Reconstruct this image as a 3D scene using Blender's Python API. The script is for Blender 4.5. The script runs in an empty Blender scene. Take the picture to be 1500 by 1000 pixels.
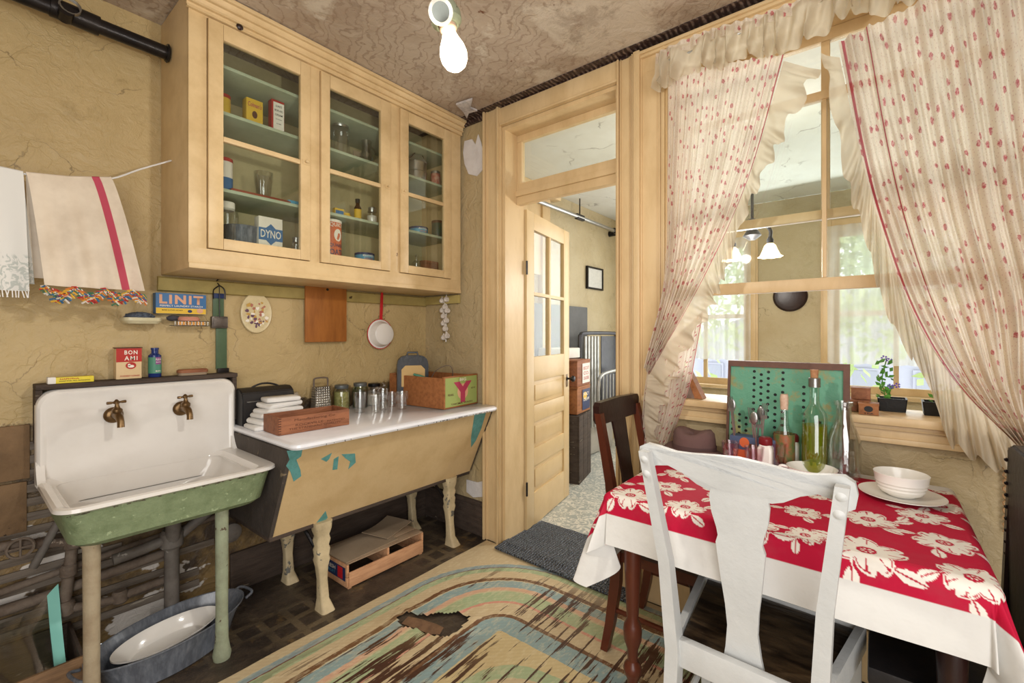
import bpy, bmesh, math, random
from mathutils import Vector, Matrix, noise
from math import sin, cos, pi, atan2, hypot, radians as R
random.seed(4)
C = bpy.context.scene.collection
SC = bpy.context.scene

# ------------------------------------------------------------------ camera, world, light, exposure
F_, CY, TH, H0 = 664.0, 488.0, math.atan(535/664), 1.33
cam = bpy.data.objects.new('camera', bpy.data.cameras.new('camera')); C.objects.link(cam)
cam.location = (0, 0, H0); cam.rotation_euler = (pi/2, 0, TH - pi/2)
cam.data.sensor_width = 36; cam.data.lens = F_/1500*36; cam.data.shift_y = (500-CY)/1500*-1
cam.data.clip_start = .02
SC.camera = cam
SC.view_settings.view_transform = 'Standard'; SC.view_settings.look = 'None'
SC.view_settings.gamma = 1; SC.view_settings.use_curve_mapping = False
SC.view_settings.exposure = -0.2

w = bpy.data.worlds.new('world'); SC.world = w; w.use_nodes = True
wn = w.node_tree.nodes; wn['Background'].inputs[0].default_value = (.93, .97, 1, 1); wn['Background'].inputs[1].default_value = 3.2

def light(name, kind, loc, energy, col=(1, 1, 1), **k):
    l = bpy.data.lights.new(name, kind); l.energy = energy; l.color = col
    for a, b in k.items():
        if a != 'aim': setattr(l, a, b)
    o = bpy.data.objects.new(name, l); C.objects.link(o); o.location = loc
    if 'aim' in k: o.rotation_euler = (Vector(k['aim'])-Vector(loc)).to_track_quat('-Z', 'Y').to_euler()
    return o
light('bulb_light', 'POINT', (.80, .84, 1.93), 31, (1, .96, .88), shadow_soft_size=.03)
light('room_light', 'AREA', (-.7, -.8, 1.35), 78, (1, .985, .97), size=2.0, aim=(1.5, 1.5, .35))  # added soft fill from behind the camera, no fixture stands there
light('window_light_far', 'AREA', (5.35, .75, 1.6), 48, (.95, .98, 1), size=2.2, aim=(3, .9, 1.2))
light('parlor_light', 'POINT', (3.5, .75, 1.75), 58, (1, .95, .88), shadow_soft_size=.12)

# ------------------------------------------------------------------ measuring helpers (photo point on a known plane -> metres)
c_, s_ = cos(TH), sin(TH)
def ray(px, py):
    a = (px-750)/F_; b = (CY-py)/F_
    return Vector((c_+a*s_, s_-a*c_, b))
def onX(px, py, x): v = ray(px, py); return v*(x/v.x)+Vector((0, 0, H0))
def onY(px, py, y): v = ray(px, py); return v*(y/v.y)+Vector((0, 0, H0))
def onZ(px, py, z): v = ray(px, py); return v*((z-H0)/v.z)+Vector((0, 0, H0))

# ------------------------------------------------------------------ materials
def C3(h):
    f = lambda v: v/12.92 if v <= .04045 else ((v+.055)/1.055)**2.4
    return tuple(f(int(h[i:i+2], 16)/255) for i in (0, 2, 4)) + (1,)
MATS = {}
class NT:
    def __init__(s, name):
        s.m = bpy.data.materials.new(name); s.m.use_nodes = True
        s.n = s.m.node_tree.nodes; s.l = s.m.node_tree.links
        s.b = s.n['Principled BSDF']; s.out = s.n['Material Output']
        s.tc = s.n.new('ShaderNodeTexCoord')
    def N(s, t, ins=None, **k):
        n = s.n.new('ShaderNode'+t)
        for a, b in k.items(): setattr(n, a, b)
        for a, b in (ins or {}).items():
            if isinstance(b, bpy.types.NodeSocket): s.l.new(b, n.inputs[a])
            else: n.inputs[a].default_value = b
        return n
    def math(s, op, a, b=0.0, c=None):
        d = {0: a, 1: b}
        if c is not None: d[2] = c
        return s.N('Math', d, operation=op).outputs[0]
    def noise(s, scale, vec=None, det=4, rough=.6, dist=0):
        return s.N('TexNoise', {'Vector': vec or s.tc.outputs['Object'], 'Scale': scale, 'Detail': det, 'Roughness': rough, 'Distortion': dist}).outputs[0]
    def mapv(s, sc, vec=None, loc=(0, 0, 0), rot=(0, 0, 0)):
        return s.N('Mapping', {'Vector': vec or s.tc.outputs['Object'], 'Scale': sc, 'Location': loc, 'Rotation': rot}).outputs[0]
    def step(s, v, lo, hi): return s.N('MapRange', {0: v, 1: lo, 2: hi, 3: 0., 4: 1.}).outputs[0]
    def mix(s, fac, a, b, mode='MIX'):
        n = s.N('Mix', {}, data_type='RGBA', blend_type=mode)
        for i, v in ((0, fac), (6, a), (7, b)):
            if isinstance(v, bpy.types.NodeSocket): s.l.new(v, n.inputs[i])
            else: n.inputs[i].default_value = v
        return n.outputs[2]
    def bump(s, h, st=.3, d=.01):
        s.l.new(s.N('Bump', {'Height': h, 'Strength': st, 'Distance': d}).outputs[0], s.b.inputs['Normal'])
    def col(s, v):
        if isinstance(v, bpy.types.NodeSocket): s.l.new(v, s.b.inputs['Base Color'])
        else: s.b.inputs['Base Color'].default_value = v
    def xyz(s): 
        n = s.N('SeparateXYZ', {0: s.N('NewGeometry').outputs['Position']}); return n.outputs

def paint(name, col, rough=.55, dirt=None, amt=.35, sc=5, chip=None, chipt=.66, bump=.15, bs=40, metal=0, chips=9, stretch=None, crack=0, spec=.4):
    t = NT(name); col = C3(col)
    v = t.mapv(stretch) if stretch else t.tc.outputs['Object']
    c = col
    if dirt:
        m = t.math('MULTIPLY', t.step(t.noise(sc, v, 6, .65), .42, .72), amt)
        c = t.mix(m, col, C3(dirt))
    if chip:
        m = t.step(t.noise(chips, v, 8, .6), chipt, chipt+.015)
        c = t.mix(m, c, C3(chip))
    h = t.noise(bs, v, 6)
    if crack:
        vo = t.N('TexVoronoi', {'Vector': t.mapv((1, 1, 1), t.N('VectorMath', {0: t.tc.outputs['Object'], 1: t.N('VectorMath', {0: t.N('TexNoise', {'Vector': t.tc.outputs['Object'], 'Scale': 5., 'Detail': 5.}).outputs[1], 1: (.35, .35, .35)}, operation='MULTIPLY').outputs[0]}, operation='ADD').outputs[0]), 'Scale': crack}, feature='DISTANCE_TO_EDGE').outputs[0]
        k = t.math('MULTIPLY', t.step(vo, .012, 0), t.step(t.noise(2.3, None, 2), .47, .56))
        c = t.mix(t.math('MULTIPLY', k, .6), c, C3('4a3a20'))
    t.col(c); t.b.inputs['Roughness'].default_value = rough; t.b.inputs['Metallic'].default_value = metal
    t.b.inputs['Specular IOR Level'].default_value = spec
    if bump: t.bump(h, bump, .01)
    MATS[name] = t.m; return t.m

cream = paint('cream_paint', 'dcc091', .42, '9a7436', .35, 6, '6b4c26', .74, .12, 30, chips=14)
cream2 = paint('trim_paint', 'dcc093', .4, 'a37c40', .4, 5, '5c4526', .75, .15, 25, chips=16, stretch=(1, 1, .35))
doorp = paint('door_paint', 'd4b889', .35, 'a5804a', .25, 4, None, bump=.06, bs=20)
cabin = paint('cabinet_inside', 'cabb90', .6, '7d7448', .4, 3)
shelfg = paint('shelf_green_paint', 'b4bda4', .5, '7d8a68', .4, 4)
batten = paint('batten_paint', 'b4a264', .5, '7a6a38', .4, 7, '4e3c20', .7)
steelk = paint('black_iron', '242224', .32, '4a4038', .3, 9, metal=.6)
rusty = paint('rusty_pipe', '75685c', .75, '3f2c1e', .8, 11, 'a99a88', .66, .4, 60)
enamel = paint('white_enamel', 'e6e2dc', .14, 'b3a48f', .25, 2.2, None, bump=0, spec=.6)
enamelb = paint('blue_white_enamel', 'f0f1f6', .14, 'b9b4b4', .25, 4, '3a3a44', .735, .0, chips=20, spec=.6)
greenp = paint('green_sink_paint', '818f6c', .5, '5c6b48', .6, 26, '9caa86', .63, .35, 70, chips=50)
legp = paint('leg_paint', 'a99a80', .6, '7d6448', .6, 10, '4e3e30', .66, .3, 40, chips=22)
leggr = paint('leg_green_paint', '98a086', .6, '6a6450', .6, 10, '5a4c3c', .62, .3, 40, chips=22)
brass = paint('old_brass', '7c6344', .35, '4a3520', .6, 20, metal=.85)
chrome = paint('dull_metal', 'a6a6a4', .3, '605c58', .4, 12, metal=.9)
tin = paint('bright_tin', 'bdbcb8', .28, '7a7672', .3, 12, metal=.9)
dark = paint('dark_wood', '2c1714', .3, '120a0a', .5, 8, '5a2a1c', .7, .1)
redw = paint('red_brown_wood', '5b2b1b', .32, '2b120c', .5, 7, '8a4a2c', .72, .12, stretch=(1, 1, .3))
wood = lambda n, a, b, r=.6: paint(n, a, r, b, .7, 7, None, bump=.25, bs=30, stretch=(1, 6, 6))
crateW = wood('crate_wood', 'a2683c', '6d3f22'); boxW = wood('box_wood', '9a6242', '5f3524'); paleW = wood('pale_crate_wood', 'd2a078', 'a8744e')
boardW = paint('cutting_board_wood', 'a5672e', .45, '74421c', .6, 5, bump=.1, stretch=(6, 6, 1))
oldW = paint('old_grey_wood', '4e4138', .8, '2a2018', .8, 9, '7c7060', .66, .5, 40, stretch=(.5, 1, 4))
lathW = paint('lath_wood', '7d7266', .85, '45382c', .8, 7, 'a39888', .66, .5, 40, stretch=(.6, 1, 5))
whitep = paint('chair_white_paint', 'c9cac8', .5, 'aeb0ae', .4, 5, '6e4634', .765, .25, 22, chips=18)
blackr = paint('black_leather', '1d1b1c', .45, '302a28', .5, 20)
card = paint('cardboard', 'a08c74', .8, '7d6a54', .5, 4)
paper = paint('white_paper', 'e8e4dc', .7, 'c9c2b6', .3, 6)
linen = paint('white_linen', 'e6e4e0', .85, 'c2c0bc', .35, 6, bump=.3, bs=50)
plaster = paint('torn_white_plaster', 'dcd8d6', .8, 'b5aca8', .4, 10, bump=.4)
cork = paint('cork', 'b98a62', .8, '7a4426', .6, 60)
china = paint('white_china', 'eeeae2', .18, None, bump=0, spec=.55)
blk = paint('black', '101010', .5); whit = paint('white_print', 'eee6d8', .6); yel = paint('yellow_print', 'e2b93c', .5); red = paint('red_print', 'b02a22', .5)
blu = paint('blue_print', '3f6fa0', .5); nav = paint('navy_print', '23335e', .4); grn = paint('green_print', '4e8a70', .5); pinkp = paint('pink_print', 'd9a484', .6); org = paint('orange_print', 'd46a3c', .5)
bluT = paint('light_blue_print', '4f97b8', .4); lgrn = paint('pale_green_print', '9aa860', .6); magp = paint('crimson_print', 'b03a58', .6); purp = paint('purple_print', '8a4a86', .5); brn = paint('brown_print', '5a3420', .6)
redEn = paint('red_enamel', 'c0242c', .2, None, bump=0); gran = paint('grey_graniteware', '62666e', .25, 'a8acb4', .7, 60, metal=.1, stretch=(1, 1, .3), bump=0)
felt = paint('brown_felt', '6e5450', .9, '5a423e', .5, 5)
leaf = paint('leaf_green', '5a9a3c', .5, '2e6a24', .5, 20); flow = paint('violet_petal', '6a4ab8', .5)

def emis(name, col, st):
    t = NT(name); t.b.inputs['Emission Color'].default_value = col; t.b.inputs['Emission Strength'].default_value = st; t.col(col); return t.m
bulbM = emis('glowing_bulb', (1, .88, .66, 1), 9); shadeM = emis('lit_glass_shade', (1, .8, .55, 1), 2.2)

def glass(name, tint=(1, 1, 1, 1), gloss=.06, rough=.02, edge=.5):
    t = NT(name); t.n.remove(t.b)
    a = t.N('BsdfTransparent', {0: tint}); g = t.N('BsdfGlossy', {0: (1, 1, 1, 1), 'Roughness': rough})
    fr = t.N('LayerWeight', {'Blend': edge})
    fac = t.math('MINIMUM', t.math('ADD', t.math('MULTIPLY', fr.outputs[1], .27), gloss), .6)
    mx = t.N('MixShader', {0: fac, 1: a.outputs[0], 2: g.outputs[0]}); t.l.new(mx.outputs[0], t.out.inputs[0]); return t.m
paneM = glass('old_pane_glass', (.95, .97, .96, 1), .03, .03, .15); cabG = glass('cabinet_glass', (.93, .95, .93, 1), .03, .02, .15)
tumb = glass('clear_glass', (.93, .94, .94, 1), .10); pinkG = glass('pink_glass', (.95, .88, .90, 1), .08); greenG = glass('green_glass', (.7, .88, .8, 1), .1); aquaG = glass('aqua_glass', (.8, .9, .86, 1), .1)
oilM = glass('olive_oil', (.72, .66, .06, 1), .04)

tO = NT('olive_oil_liquid'); tO.col(C3('a59a18')); tO.b.inputs['Roughness'].default_value = .1
oilM = tO.m; oa = tO.N('BsdfTransparent', {0: (.80, .72, .10, 1)}); om = tO.N('MixShader', {0: .55, 1: tO.b.outputs[0], 2: oa.outputs[0]}); tO.l.new(om.outputs[0], tO.out.inputs[0])
def wallmat(name, hi, lo_dirty=True):
    t = NT(name); x, y, z = t.xyz()
    n1 = t.noise(2.2, None, 6, .6); c = t.mix(t.math('MULTIPLY', t.step(n1, .4, .7), .45), C3(hi), C3('a48c5c'))
    c = t.mix(t.math('MULTIPLY', t.step(t.noise(7, None, 8, .7), .58, .75), .5), c, C3('8c7648'))
    dv = t.N('VectorMath', {0: t.tc.outputs['Object'], 1: t.N('VectorMath', {0: t.N('TexNoise', {'Vector': t.tc.outputs['Object'], 'Scale': 4., 'Detail': 6.}).outputs[1], 1: (.4, .4, .4)}, operation='MULTIPLY').outputs[0]}, operation='ADD').outputs[0]
    vo = t.N('TexVoronoi', {'Vector': dv, 'Scale': 2.6}, feature='DISTANCE_TO_EDGE').outputs[0]
    k = t.math('MULTIPLY', t.step(vo, .008, 0), t.step(t.noise(1.9, None, 2), .54, .6))
    c = t.mix(t.math('MULTIPLY', k, .6), c, C3('4c3c1c'))
    # trowelled relief
    h = t.math('ADD', t.math('MULTIPLY', t.noise(5, dv, 4, .5, 1.5), 1.), t.math('MULTIPLY', t.noise(26, dv, 5, .6, .6), .35))
    vo2 = t.N('TexVoronoi', {'Vector': dv, 'Scale': 9.}, feature='DISTANCE_TO_EDGE').outputs[0]
    h = t.math('ADD', h, t.math('MULTIPLY', t.math('MULTIPLY', t.step(vo2, .03, 0), t.step(t.noise(3.1, None, 2), .45, .6)), .12))
    t.bump(h, .55, .025)
    if lo_dirty:
        e = t.math('ADD', z, t.math('MULTIPLY', t.math('SUBTRACT', t.noise(6, None, 6, .7), .5), .22))
        low = t.step(e, 1.0, .985)
        d = t.mix(t.step(t.noise(3.5, None, 8, .7), .42, .6), C3('3f3226'), C3('8a7148'))
        d = t.mix(t.step(t.noise(2.6, t.mapv((1, 1, 1.6), None, (3, 0, 7)), 5, .6), .585, .6), d, C3('cfc8c0'))
        c = t.mix(low, c, d)
    t.col(c); t.b.inputs['Roughness'].default_value = .5; return t.m
wallM = wallmat('yellow_plaster_wall', 'c0a878'); wallR = wallmat('window_wall_plaster', 'b8a580', False); wallP = wallmat('parlor_wall', 'c4b592', False)

def ceilmat():
    t = NT('stained_ceiling_paper')
    dv = t.N('VectorMath', {0: t.tc.outputs['Object'], 1: t.N('VectorMath', {0: t.N('TexNoise', {'Vector': t.tc.outputs['Object'], 'Scale': 7., 'Detail': 4.}).outputs[1], 1: (.22, .22, .22)}, operation='MULTIPLY').outputs[0]}, operation='ADD').outputs[0]
    wv = t.N('TexWave', {'Vector': t.mapv((1, 1.0, 1), dv, rot=(0, 0, .5)), 'Scale': 6.5, 'Distortion': 7., 'Detail': 3., 'Detail Scale': 1.6}).outputs[1]
    ln = t.step(wv, .86, .97)
    c = t.mix(t.math('MULTIPLY', ln, .45), C3('b8a794'), C3('7c6350'))
    c = t.mix(t.math('MULTIPLY', t.step(t.noise(2.2, None, 6), .42, .68), .6), c, C3('967e6a'))
    c = t.mix(t.math('MULTIPLY', t.step(t.noise(1.3, t.mapv((1, 1, 1), None, (5, 2, 0)), 7, .7), .55, .6), .75), c, C3('d2c6b4'))
    c = t.mix(t.step(t.noise(6, t.mapv((1, 1, 1), None, (9, 2, 0)), 8, .7), .66, .69), c, C3('6a4028'))
    c = t.mix(t.math('MULTIPLY', t.step(t.noise(3.2, t.mapv((1, 1, 1), None, (1, 8, 0)), 9, .75), .53, .6), .35), c, C3('6e5440'))
    t.col(c); t.bump(t.noise(5, dv, 6, .6, 1), .5, .03); t.b.inputs['Roughness'].default_value = .6; return t.m
ceilM = ceilmat()
ceilP = paint('parlor_ceiling_paint', 'e2e2da', .6, 'c0b8a4', .35, 2.5, None, bump=.25, bs=6, crack=1.3)

def floormat():
    t = NT('dirty_old_floor')
    vo = t.N('TexVoronoi', {'Vector': t.tc.outputs['Object'], 'Scale': 9., 'Randomness': .0}, distance='CHEBYCHEV').outputs[0]
    c = t.mix(t.step(t.noise(3.5, None, 8, .7), .42, .68), C3('2e2620'), C3('55483a'))
    pat = t.math('MULTIPLY', t.step(vo, .33, .37), t.step(t.noise(2.4, None, 4), .45, .6))
    c = t.mix(t.math('MULTIPLY', pat, .5), c, C3('7a6a50'))
    c = t.mix(t.math('MULTIPLY', t.step(t.noise(2.9, t.mapv((1, 1, 1), None, (4, 4, 0)), 7, .7), .6, .66), .7), c, C3('7a6038'))
    t.col(c); t.b.inputs['Roughness'].default_value = .5; t.bump(t.noise(22, None, 6), .5, .02); return t.m
floorM = floormat()

def linomat():
    t = NT('worn_braided_linoleum'); x, y, z = t.xyz()
    wob = t.math('MULTIPLY', t.math('SUBTRACT', t.noise(30, None, 3), .5), .012)
    qx = t.math('MAXIMUM', t.math('SUBTRACT', t.math('ABSOLUTE', t.math('SUBTRACT', x, .315)), 1.215), 0)
    qy = t.math('MAXIMUM', t.math('SUBTRACT', t.math('ABSOLUTE', t.math('SUBTRACT', y, .35)), .95), 0)
    ln = t.math('SQRT', t.math('ADD', t.math('MULTIPLY', qx, qx), t.math('MULTIPLY', qy, qy)))
    ix = t.math('SUBTRACT', t.math('ABSOLUTE', t.math('SUBTRACT', x, .315)), 1.215)
    iy = t.math('SUBTRACT', t.math('ABSOLUTE', t.math('SUBTRACT', y, .35)), .95)
    inn = t.math('MINIMUM', t.math('SMOOTH_MAX', ix, iy, .5), 0)
    d = t.math('SUBTRACT', .6, t.math('ADD', t.math('ADD', ln, inn), wob))     # 0 at the outer line, grows inwards
    cr = t.N('ValToRGB', {0: t.math('DIVIDE', t.math('ADD', d, .1), 1.4)}); cr.color_ramp.interpolation = 'CONSTANT'
    tan, bl, gr, pk, br, ye = 'c8b490', '8aa3a4', 'a3b48c', 'cf8f7c', '6e4a30', 'cdb98a'
    st = [(-.1, tan), (0, '8fa2a4'), (.032, '7c3c30'), (.038, gr), (.08, tan), (.145, br), (.168, 'd6c8a4'), (.176, bl), (.235, 'd0a68a'), (.262, tan), (.275, gr), (.355, pk), (.375, tan), (.46, br), (.485, bl), (.58, ye), (.65, gr), (.70, tan), (.77, bl), (.84, br), (.87, tan), (.95, gr), (1.02, pk), (1.06, tan)]
    el = cr.color_ramp.elements
    while len(el) > 1: el.remove(el[0])
    el[0].position = 0; el[0].color = C3(st[0][1])
    for p, h in st[1:]: e = el.new((p+.1)/1.4); e.color = C3(h)
    c = cr.outputs[0]
    fine = t.noise(60, t.mapv((.35, 1, 1)), 5, .7)
    c = t.mix(t.math('MULTIPLY', t.step(fine, .5, .62), .35), c, C3('e0d4b0'))
    bd = t.N('TexWave', {'Vector': t.tc.outputs['Object'], 'Scale': 22., 'Distortion': 1.}, bands_direction='DIAGONAL').outputs[1]
    c = t.mix(t.math('MULTIPLY', t.step(bd, .6, .8), .08), c, C3('8a6a48'))
    # wear along the floorboards: paint gone to brown
    strk = t.noise(1., t.mapv((1.9, 34, 1)), 6, .66); big = t.noise(2.2, t.mapv((1, 1.5, 1), None, (2.2, .7, 0)), 3)
    inside = t.step(d, .0, .2)
    m = t.math('MULTIPLY', t.step(t.math('ADD', t.math('ADD', strk, t.math('MULTIPLY', big, .62)), t.math('MULTIPLY', t.noise(16, None, 4, .8), .12)), .93, .95), inside)
    c = t.mix(m, c, C3('482c20'))
    sp = t.math('MULTIPLY', t.step(t.noise(20, t.mapv((1, 1, 1), None, (7, 3, 1)), 5, .7), .70, .71), t.step(d, .03, .1))
    c = t.mix(sp, c, C3('33221c'))
    c = t.mix(t.math('MULTIPLY', t.step(t.noise(2.6, None, 5), .5, .75), .3), c, C3('b09468'))
    t.col(c); t.b.inputs['Roughness'].default_value = .42
    t.bump(t.math('SUBTRACT', t.noise(40, None, 4), t.math('MULTIPLY', m, .5)), .35, .006); return t.m
linoM = linomat()

def parlorfloor():
    t = NT('pale_patterned_linoleum')
    a = t.step(t.noise(16, None, 4, .6, 3.), .5, .53)
    c = t.mix(a, C3('a5aaa4'), C3('dcd8cc')); c = t.mix(t.math('MULTIPLY', t.step(t.noise(3, None, 5), .5, .7), .4), c, C3('87887c'))
    t.col(c); t.b.inputs['Roughness'].default_value = .3; return t.m

def matmat():
    t = NT('ribbed_black_mat')
    wv = t.N('TexWave', {'Vector': t.tc.outputs['Object'], 'Scale': 18.}, bands_direction='Y').outputs[1]
    n = t.noise(150, None, 2)
    t.col(t.mix(t.step(n, .45, .7), C3('16191e'), C3('98a2b0'))); t.bump(wv, 1, .01); t.b.inputs['Roughness'].default_value = .7; return t.m

def fabric(name, base, floral=True, transp=.12, transl=.45, weave=0):
    t = NT(name); uv = t.N('UVMap', {}, uv_map='flat').outputs[0]; st = t.N('SeparateXYZ', {0: t.N('UVMap', {}, uv_map='st').outputs[0]})
    c = C3(base)
    c = t.mix(t.math('MULTIPLY', t.step(t.noise(3, uv, 5), .45, .75), .3), c, C3('a8906c'))
    if floral:
        vn = t.N('TexVoronoi', {'Vector': uv, 'Scale': 15., 'Randomness': .75}, voronoi_dimensions='2D')
        dd = t.math('ADD', vn.outputs[0], t.math('MULTIPLY', t.math('SUBTRACT', t.noise(70, uv, 3, .7), .5), .38))
        m = t.step(dd, .19, .155)
        pick = t.N('SeparateXYZ', {0: vn.outputs[1]}).outputs[0]
        m = t.math('MULTIPLY', m, t.step(pick, .25, .3))
        rose = t.mix(t.step(t.noise(110, uv, 2), .42, .6), C3('bf5f6a'), C3('dba6a2'))
        c = t.mix(m, c, rose)
        dots = t.step(t.N('TexVoronoi', {'Vector': uv, 'Scale': 60., 'Randomness': 1.}, voronoi_dimensions='2D').outputs[0], .15, .1)
        c = t.mix(t.math('MULTIPLY', dots, .35), c, C3('b07074'))
        for p, wdt in ((.985, .006), (.90, .0022)):
            m = t.step(t.math('ABSOLUTE', t.math('SUBTRACT', st.outputs[0], p)), wdt, wdt*.8)
            c = t.mix(m, c, C3('b84458'))
    t.col(c); t.b.inputs['Roughness'].default_value = .9; t.b.inputs['Specular IOR Level'].default_value = .1
    tl = t.N('BsdfTranslucent', {0: c}); m1 = t.N('MixShader', {0: transl, 1: t.b.outputs[0], 2: tl.outputs[0]})
    tp = t.N('BsdfTransparent', {0: (1, .98, .94, 1)}); m2 = t.N('MixShader', {0: transp, 1: m1.outputs[0], 2: tp.outputs[0]})
    if weave: t.bump(t.noise(220, uv, 2), .3, .003)
    t.l.new(m2.outputs[0], t.out.inputs[0]); return t.m
curtM = fabric('rose_print_voile', 'efe5d6'); rufM = fabric('cream_net_ruffle', 'e4d9c2', False, .12, .4, 1); sheerM = fabric('white_sheer', 'f3f3ee', False, .35, .6)

# ------------------------------------------------------------------ mesh tools
def col_attr(name, rough=.7):
    t = NT(name); a = t.N('Attribute', attribute_name='print'); t.l.new(t.mix(t.math('MULTIPLY', t.step(t.noise(12, None, 5), .5, .75), .12), a.outputs[0], C3('7d6a68')), t.b.inputs['Base Color'])
    t.b.inputs['Roughness'].default_value = rough; t.b.inputs['Specular IOR Level'].default_value = .2; t.bump(t.noise(8, None, 4), .25, .02); return t.m

def box(bm, c, d, rot=None, bev=0.0, seg=2):
    m = Matrix.Translation(c) @ (rot.to_4x4() if rot is not None else Matrix()) @ Matrix.Diagonal((d[0], d[1], d[2], 1))
    r = bmesh.ops.create_cube(bm, size=1, matrix=m)
    if bev > 0:
        es = list({e for v in r['verts'] for e in v.link_edges})
        bmesh.ops.bevel(bm, geom=es, offset=min(bev, min(d)*.45), segments=seg, affect='EDGES', profile=.6)
    return bm
JR = random.Random(77)
def bx(bm, x0, x1, y0, y1, z0, z1, bev=0.0):
    # hand-built joinery: no two boards exactly flush
    j = lambda: JR.uniform(0, .0005)
    x0, x1, y0, y1, z0, z1 = min(x0, x1)+j(), max(x0, x1)-j(), min(y0, y1)+j(), max(y0, y1)-j(), min(z0, z1)+j(), max(z0, z1)-j()
    return box(bm, ((x0+x1)/2, (y0+y1)/2, (z0+z1)/2), (abs(x1-x0), abs(y1-y0), abs(z1-z0)), None, bev)
def loft(bm, rings, cap0=True, cap1=True, closed=True):
    vs = [[bm.verts.new(p) for p in r] for r in rings]
    n = len(vs[0])
    for a, b in zip(vs, vs[1:]):
        for i in range(n if closed else n-1):
            j = (i+1) % n; bm.faces.new((a[i], a[j], b[j], b[i]))
    if closed:
        if cap0: bm.faces.new(list(reversed(vs[0])))
        if cap1: bm.faces.new(vs[-1])
    return bm
def ring(cx, cy, z, rx, ry=None, n=24, rot=0.0):
    ry = rx if ry is None else ry
    o = []
    for i in range(n):
        a = 2*pi*i/n; x, y = rx*cos(a), ry*sin(a)
        o.append((cx+x*cos(rot)-y*sin(rot), cy+x*sin(rot)+y*cos(rot), z))
    return o
def rrect(x0, x1, y0, y1, r, z, k=5):
    o = []
    for cx, cy, a0 in ((x1-r, y1-r, 0), (x0+r, y1-r, pi/2), (x0+r, y0+r, pi), (x1-r, y0+r, 3*pi/2)):
        for i in range(k+1):
            a = a0+pi/2*i/k; o.append((cx+r*cos(a), cy+r*sin(a), z))
    return o
def lathe(bm, prof, o=(0, 0, 0), n=24, mat=None, cap0=True, cap1=True):
    rings = []
    for r, z in prof:
        q = ring(0, 0, z, max(r, .0003), n=n)
        rings.append([(mat @ Vector(p) if mat is not None else Vector(p))+Vector(o) for p in q])
    return loft(bm, rings, cap0, cap1)
def tube(bm, pts, r, n=8, cap=True):
    pts = [Vector(p) for p in pts]; rs = r if isinstance(r, (list, tuple)) else [r]*len(pts)
    rings = []; up = None
    for i, p in enumerate(pts):
        t = (pts[min(i+1, len(pts)-1)]-pts[max(i-1, 0)]).normalized()
        if up is None: up = t.orthogonal().normalized()
        else: up = (up-t*up.dot(t)).normalized()
        s = t.cross(up)
        rings.append([p+up*rs[i]*cos(2*pi*k/n)+s*rs[i]*sin(2*pi*k/n) for k in range(n)])
    return loft(bm, rings, cap, cap)
def prism(bm, pts, axis, a, b, bev=0.0):
    f = {'x': lambda p, t: (t, p[0], p[1]), 'y': lambda p, t: (p[0], t, p[1]), 'z': lambda p, t: (p[0], p[1], t)}[axis]
    n0 = set(bm.verts)
    loft(bm, [[f(p, a) for p in pts], [f(p, b) for p in pts]])
    nv = [v for v in bm.verts if v not in n0]
    if bev > 0:
        es = [e for e in {e for v in nv for e in v.link_edges} if e.calc_face_angle(0) > .6 or True]
        bmesh.ops.bevel(bm, geom=es, offset=bev, segments=2, affect='EDGES')
    return bm
def arc(p0, p1, p2, n=10):
    p0, p1, p2 = Vector(p0), Vector(p1), Vector(p2)
    return [p0*(1-t)**2+p1*2*t*(1-t)+p2*t*t for t in [i/n for i in range(n+1)]]
def cat(pts, n=6):
    P = [Vector(p) for p in pts]; P = [P[0]*2-P[1]]+P+[P[-1]*2-P[-2]]; o = []
    for i in range(1, len(P)-2):
        for k in range(n):
            t = k/n; a, b, c, d = P[i-1:i+3]
            o.append(.5*((2*b)+(c-a)*t+(2*a-5*b+4*c-d)*t*t+(3*b-a-3*c+d)*t**3))
    return o+[P[-2]]
def at(poly, t):
    f = t*(len(poly)-1); i = min(int(f), len(poly)-2); return poly[i].lerp(poly[i+1], f-i)

def build(bm, name, mat, parent=None, world=True, sharp=35, flat=False):
    me = bpy.data.meshes.new(name)
    bmesh.ops.recalc_face_normals(bm, faces=bm.faces)
    if not flat:
        for f in bm.faces: f.smooth = True
        for e in bm.edges:
            if len(e.link_faces) == 2 and e.calc_face_angle(0) > R(sharp): e.smooth = False
    o = bpy.data.objects.new(name, me)
    if parent is not None:
        if world: bm.transform(PM[parent].inverted())
        PM[o] = PM[parent].copy()
        o.parent = parent
    else:
        vs = [v.co for v in bm.verts]
        b = Vector(((min(v.x for v in vs)+max(v.x for v in vs))/2, (min(v.y for v in vs)+max(v.y for v in vs))/2, min(v.z for v in vs)))
        bm.transform(Matrix.Translation(-b)); o.location = b; PM[o] = Matrix.Translation(b)
    bm.to_mesh(me); bm.free()
    for m in (mat if isinstance(mat, (list, tuple)) else [mat]): me.materials.append(m)
    C.objects.link(o); return o
PM = {}
def B(): return bmesh.new()
def thing(name, label, category, loc=(0, 0, 0), rz=0.0, group=None, tilt=None):
    o = bpy.data.objects.new(name, None); C.objects.link(o); o.location = loc
    o.rotation_euler = tilt if tilt else (0, 0, rz); o.empty_display_size = .05
    PM[o] = Matrix.Translation(loc) @ o.rotation_euler.to_matrix().to_4x4()
    o['label'] = label; o['category'] = category
    if group: o['group'] = group
    return o
def tag(o, label, category, group=None):
    o['label'] = label; o['category'] = category
    if group: o['group'] = group
    return o
def struct(bm, name, mat, parent=None, **k):
    o = build(bm, name, mat, parent, **k)
    if parent is None: o['kind'] = 'structure'
    return o
def SE(name):
    o = bpy.data.objects.new(name, None); C.objects.link(o); o['kind'] = 'structure'; PM[o] = Matrix(); return o
def stuff(o): o['kind'] = 'stuff'; return o
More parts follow.
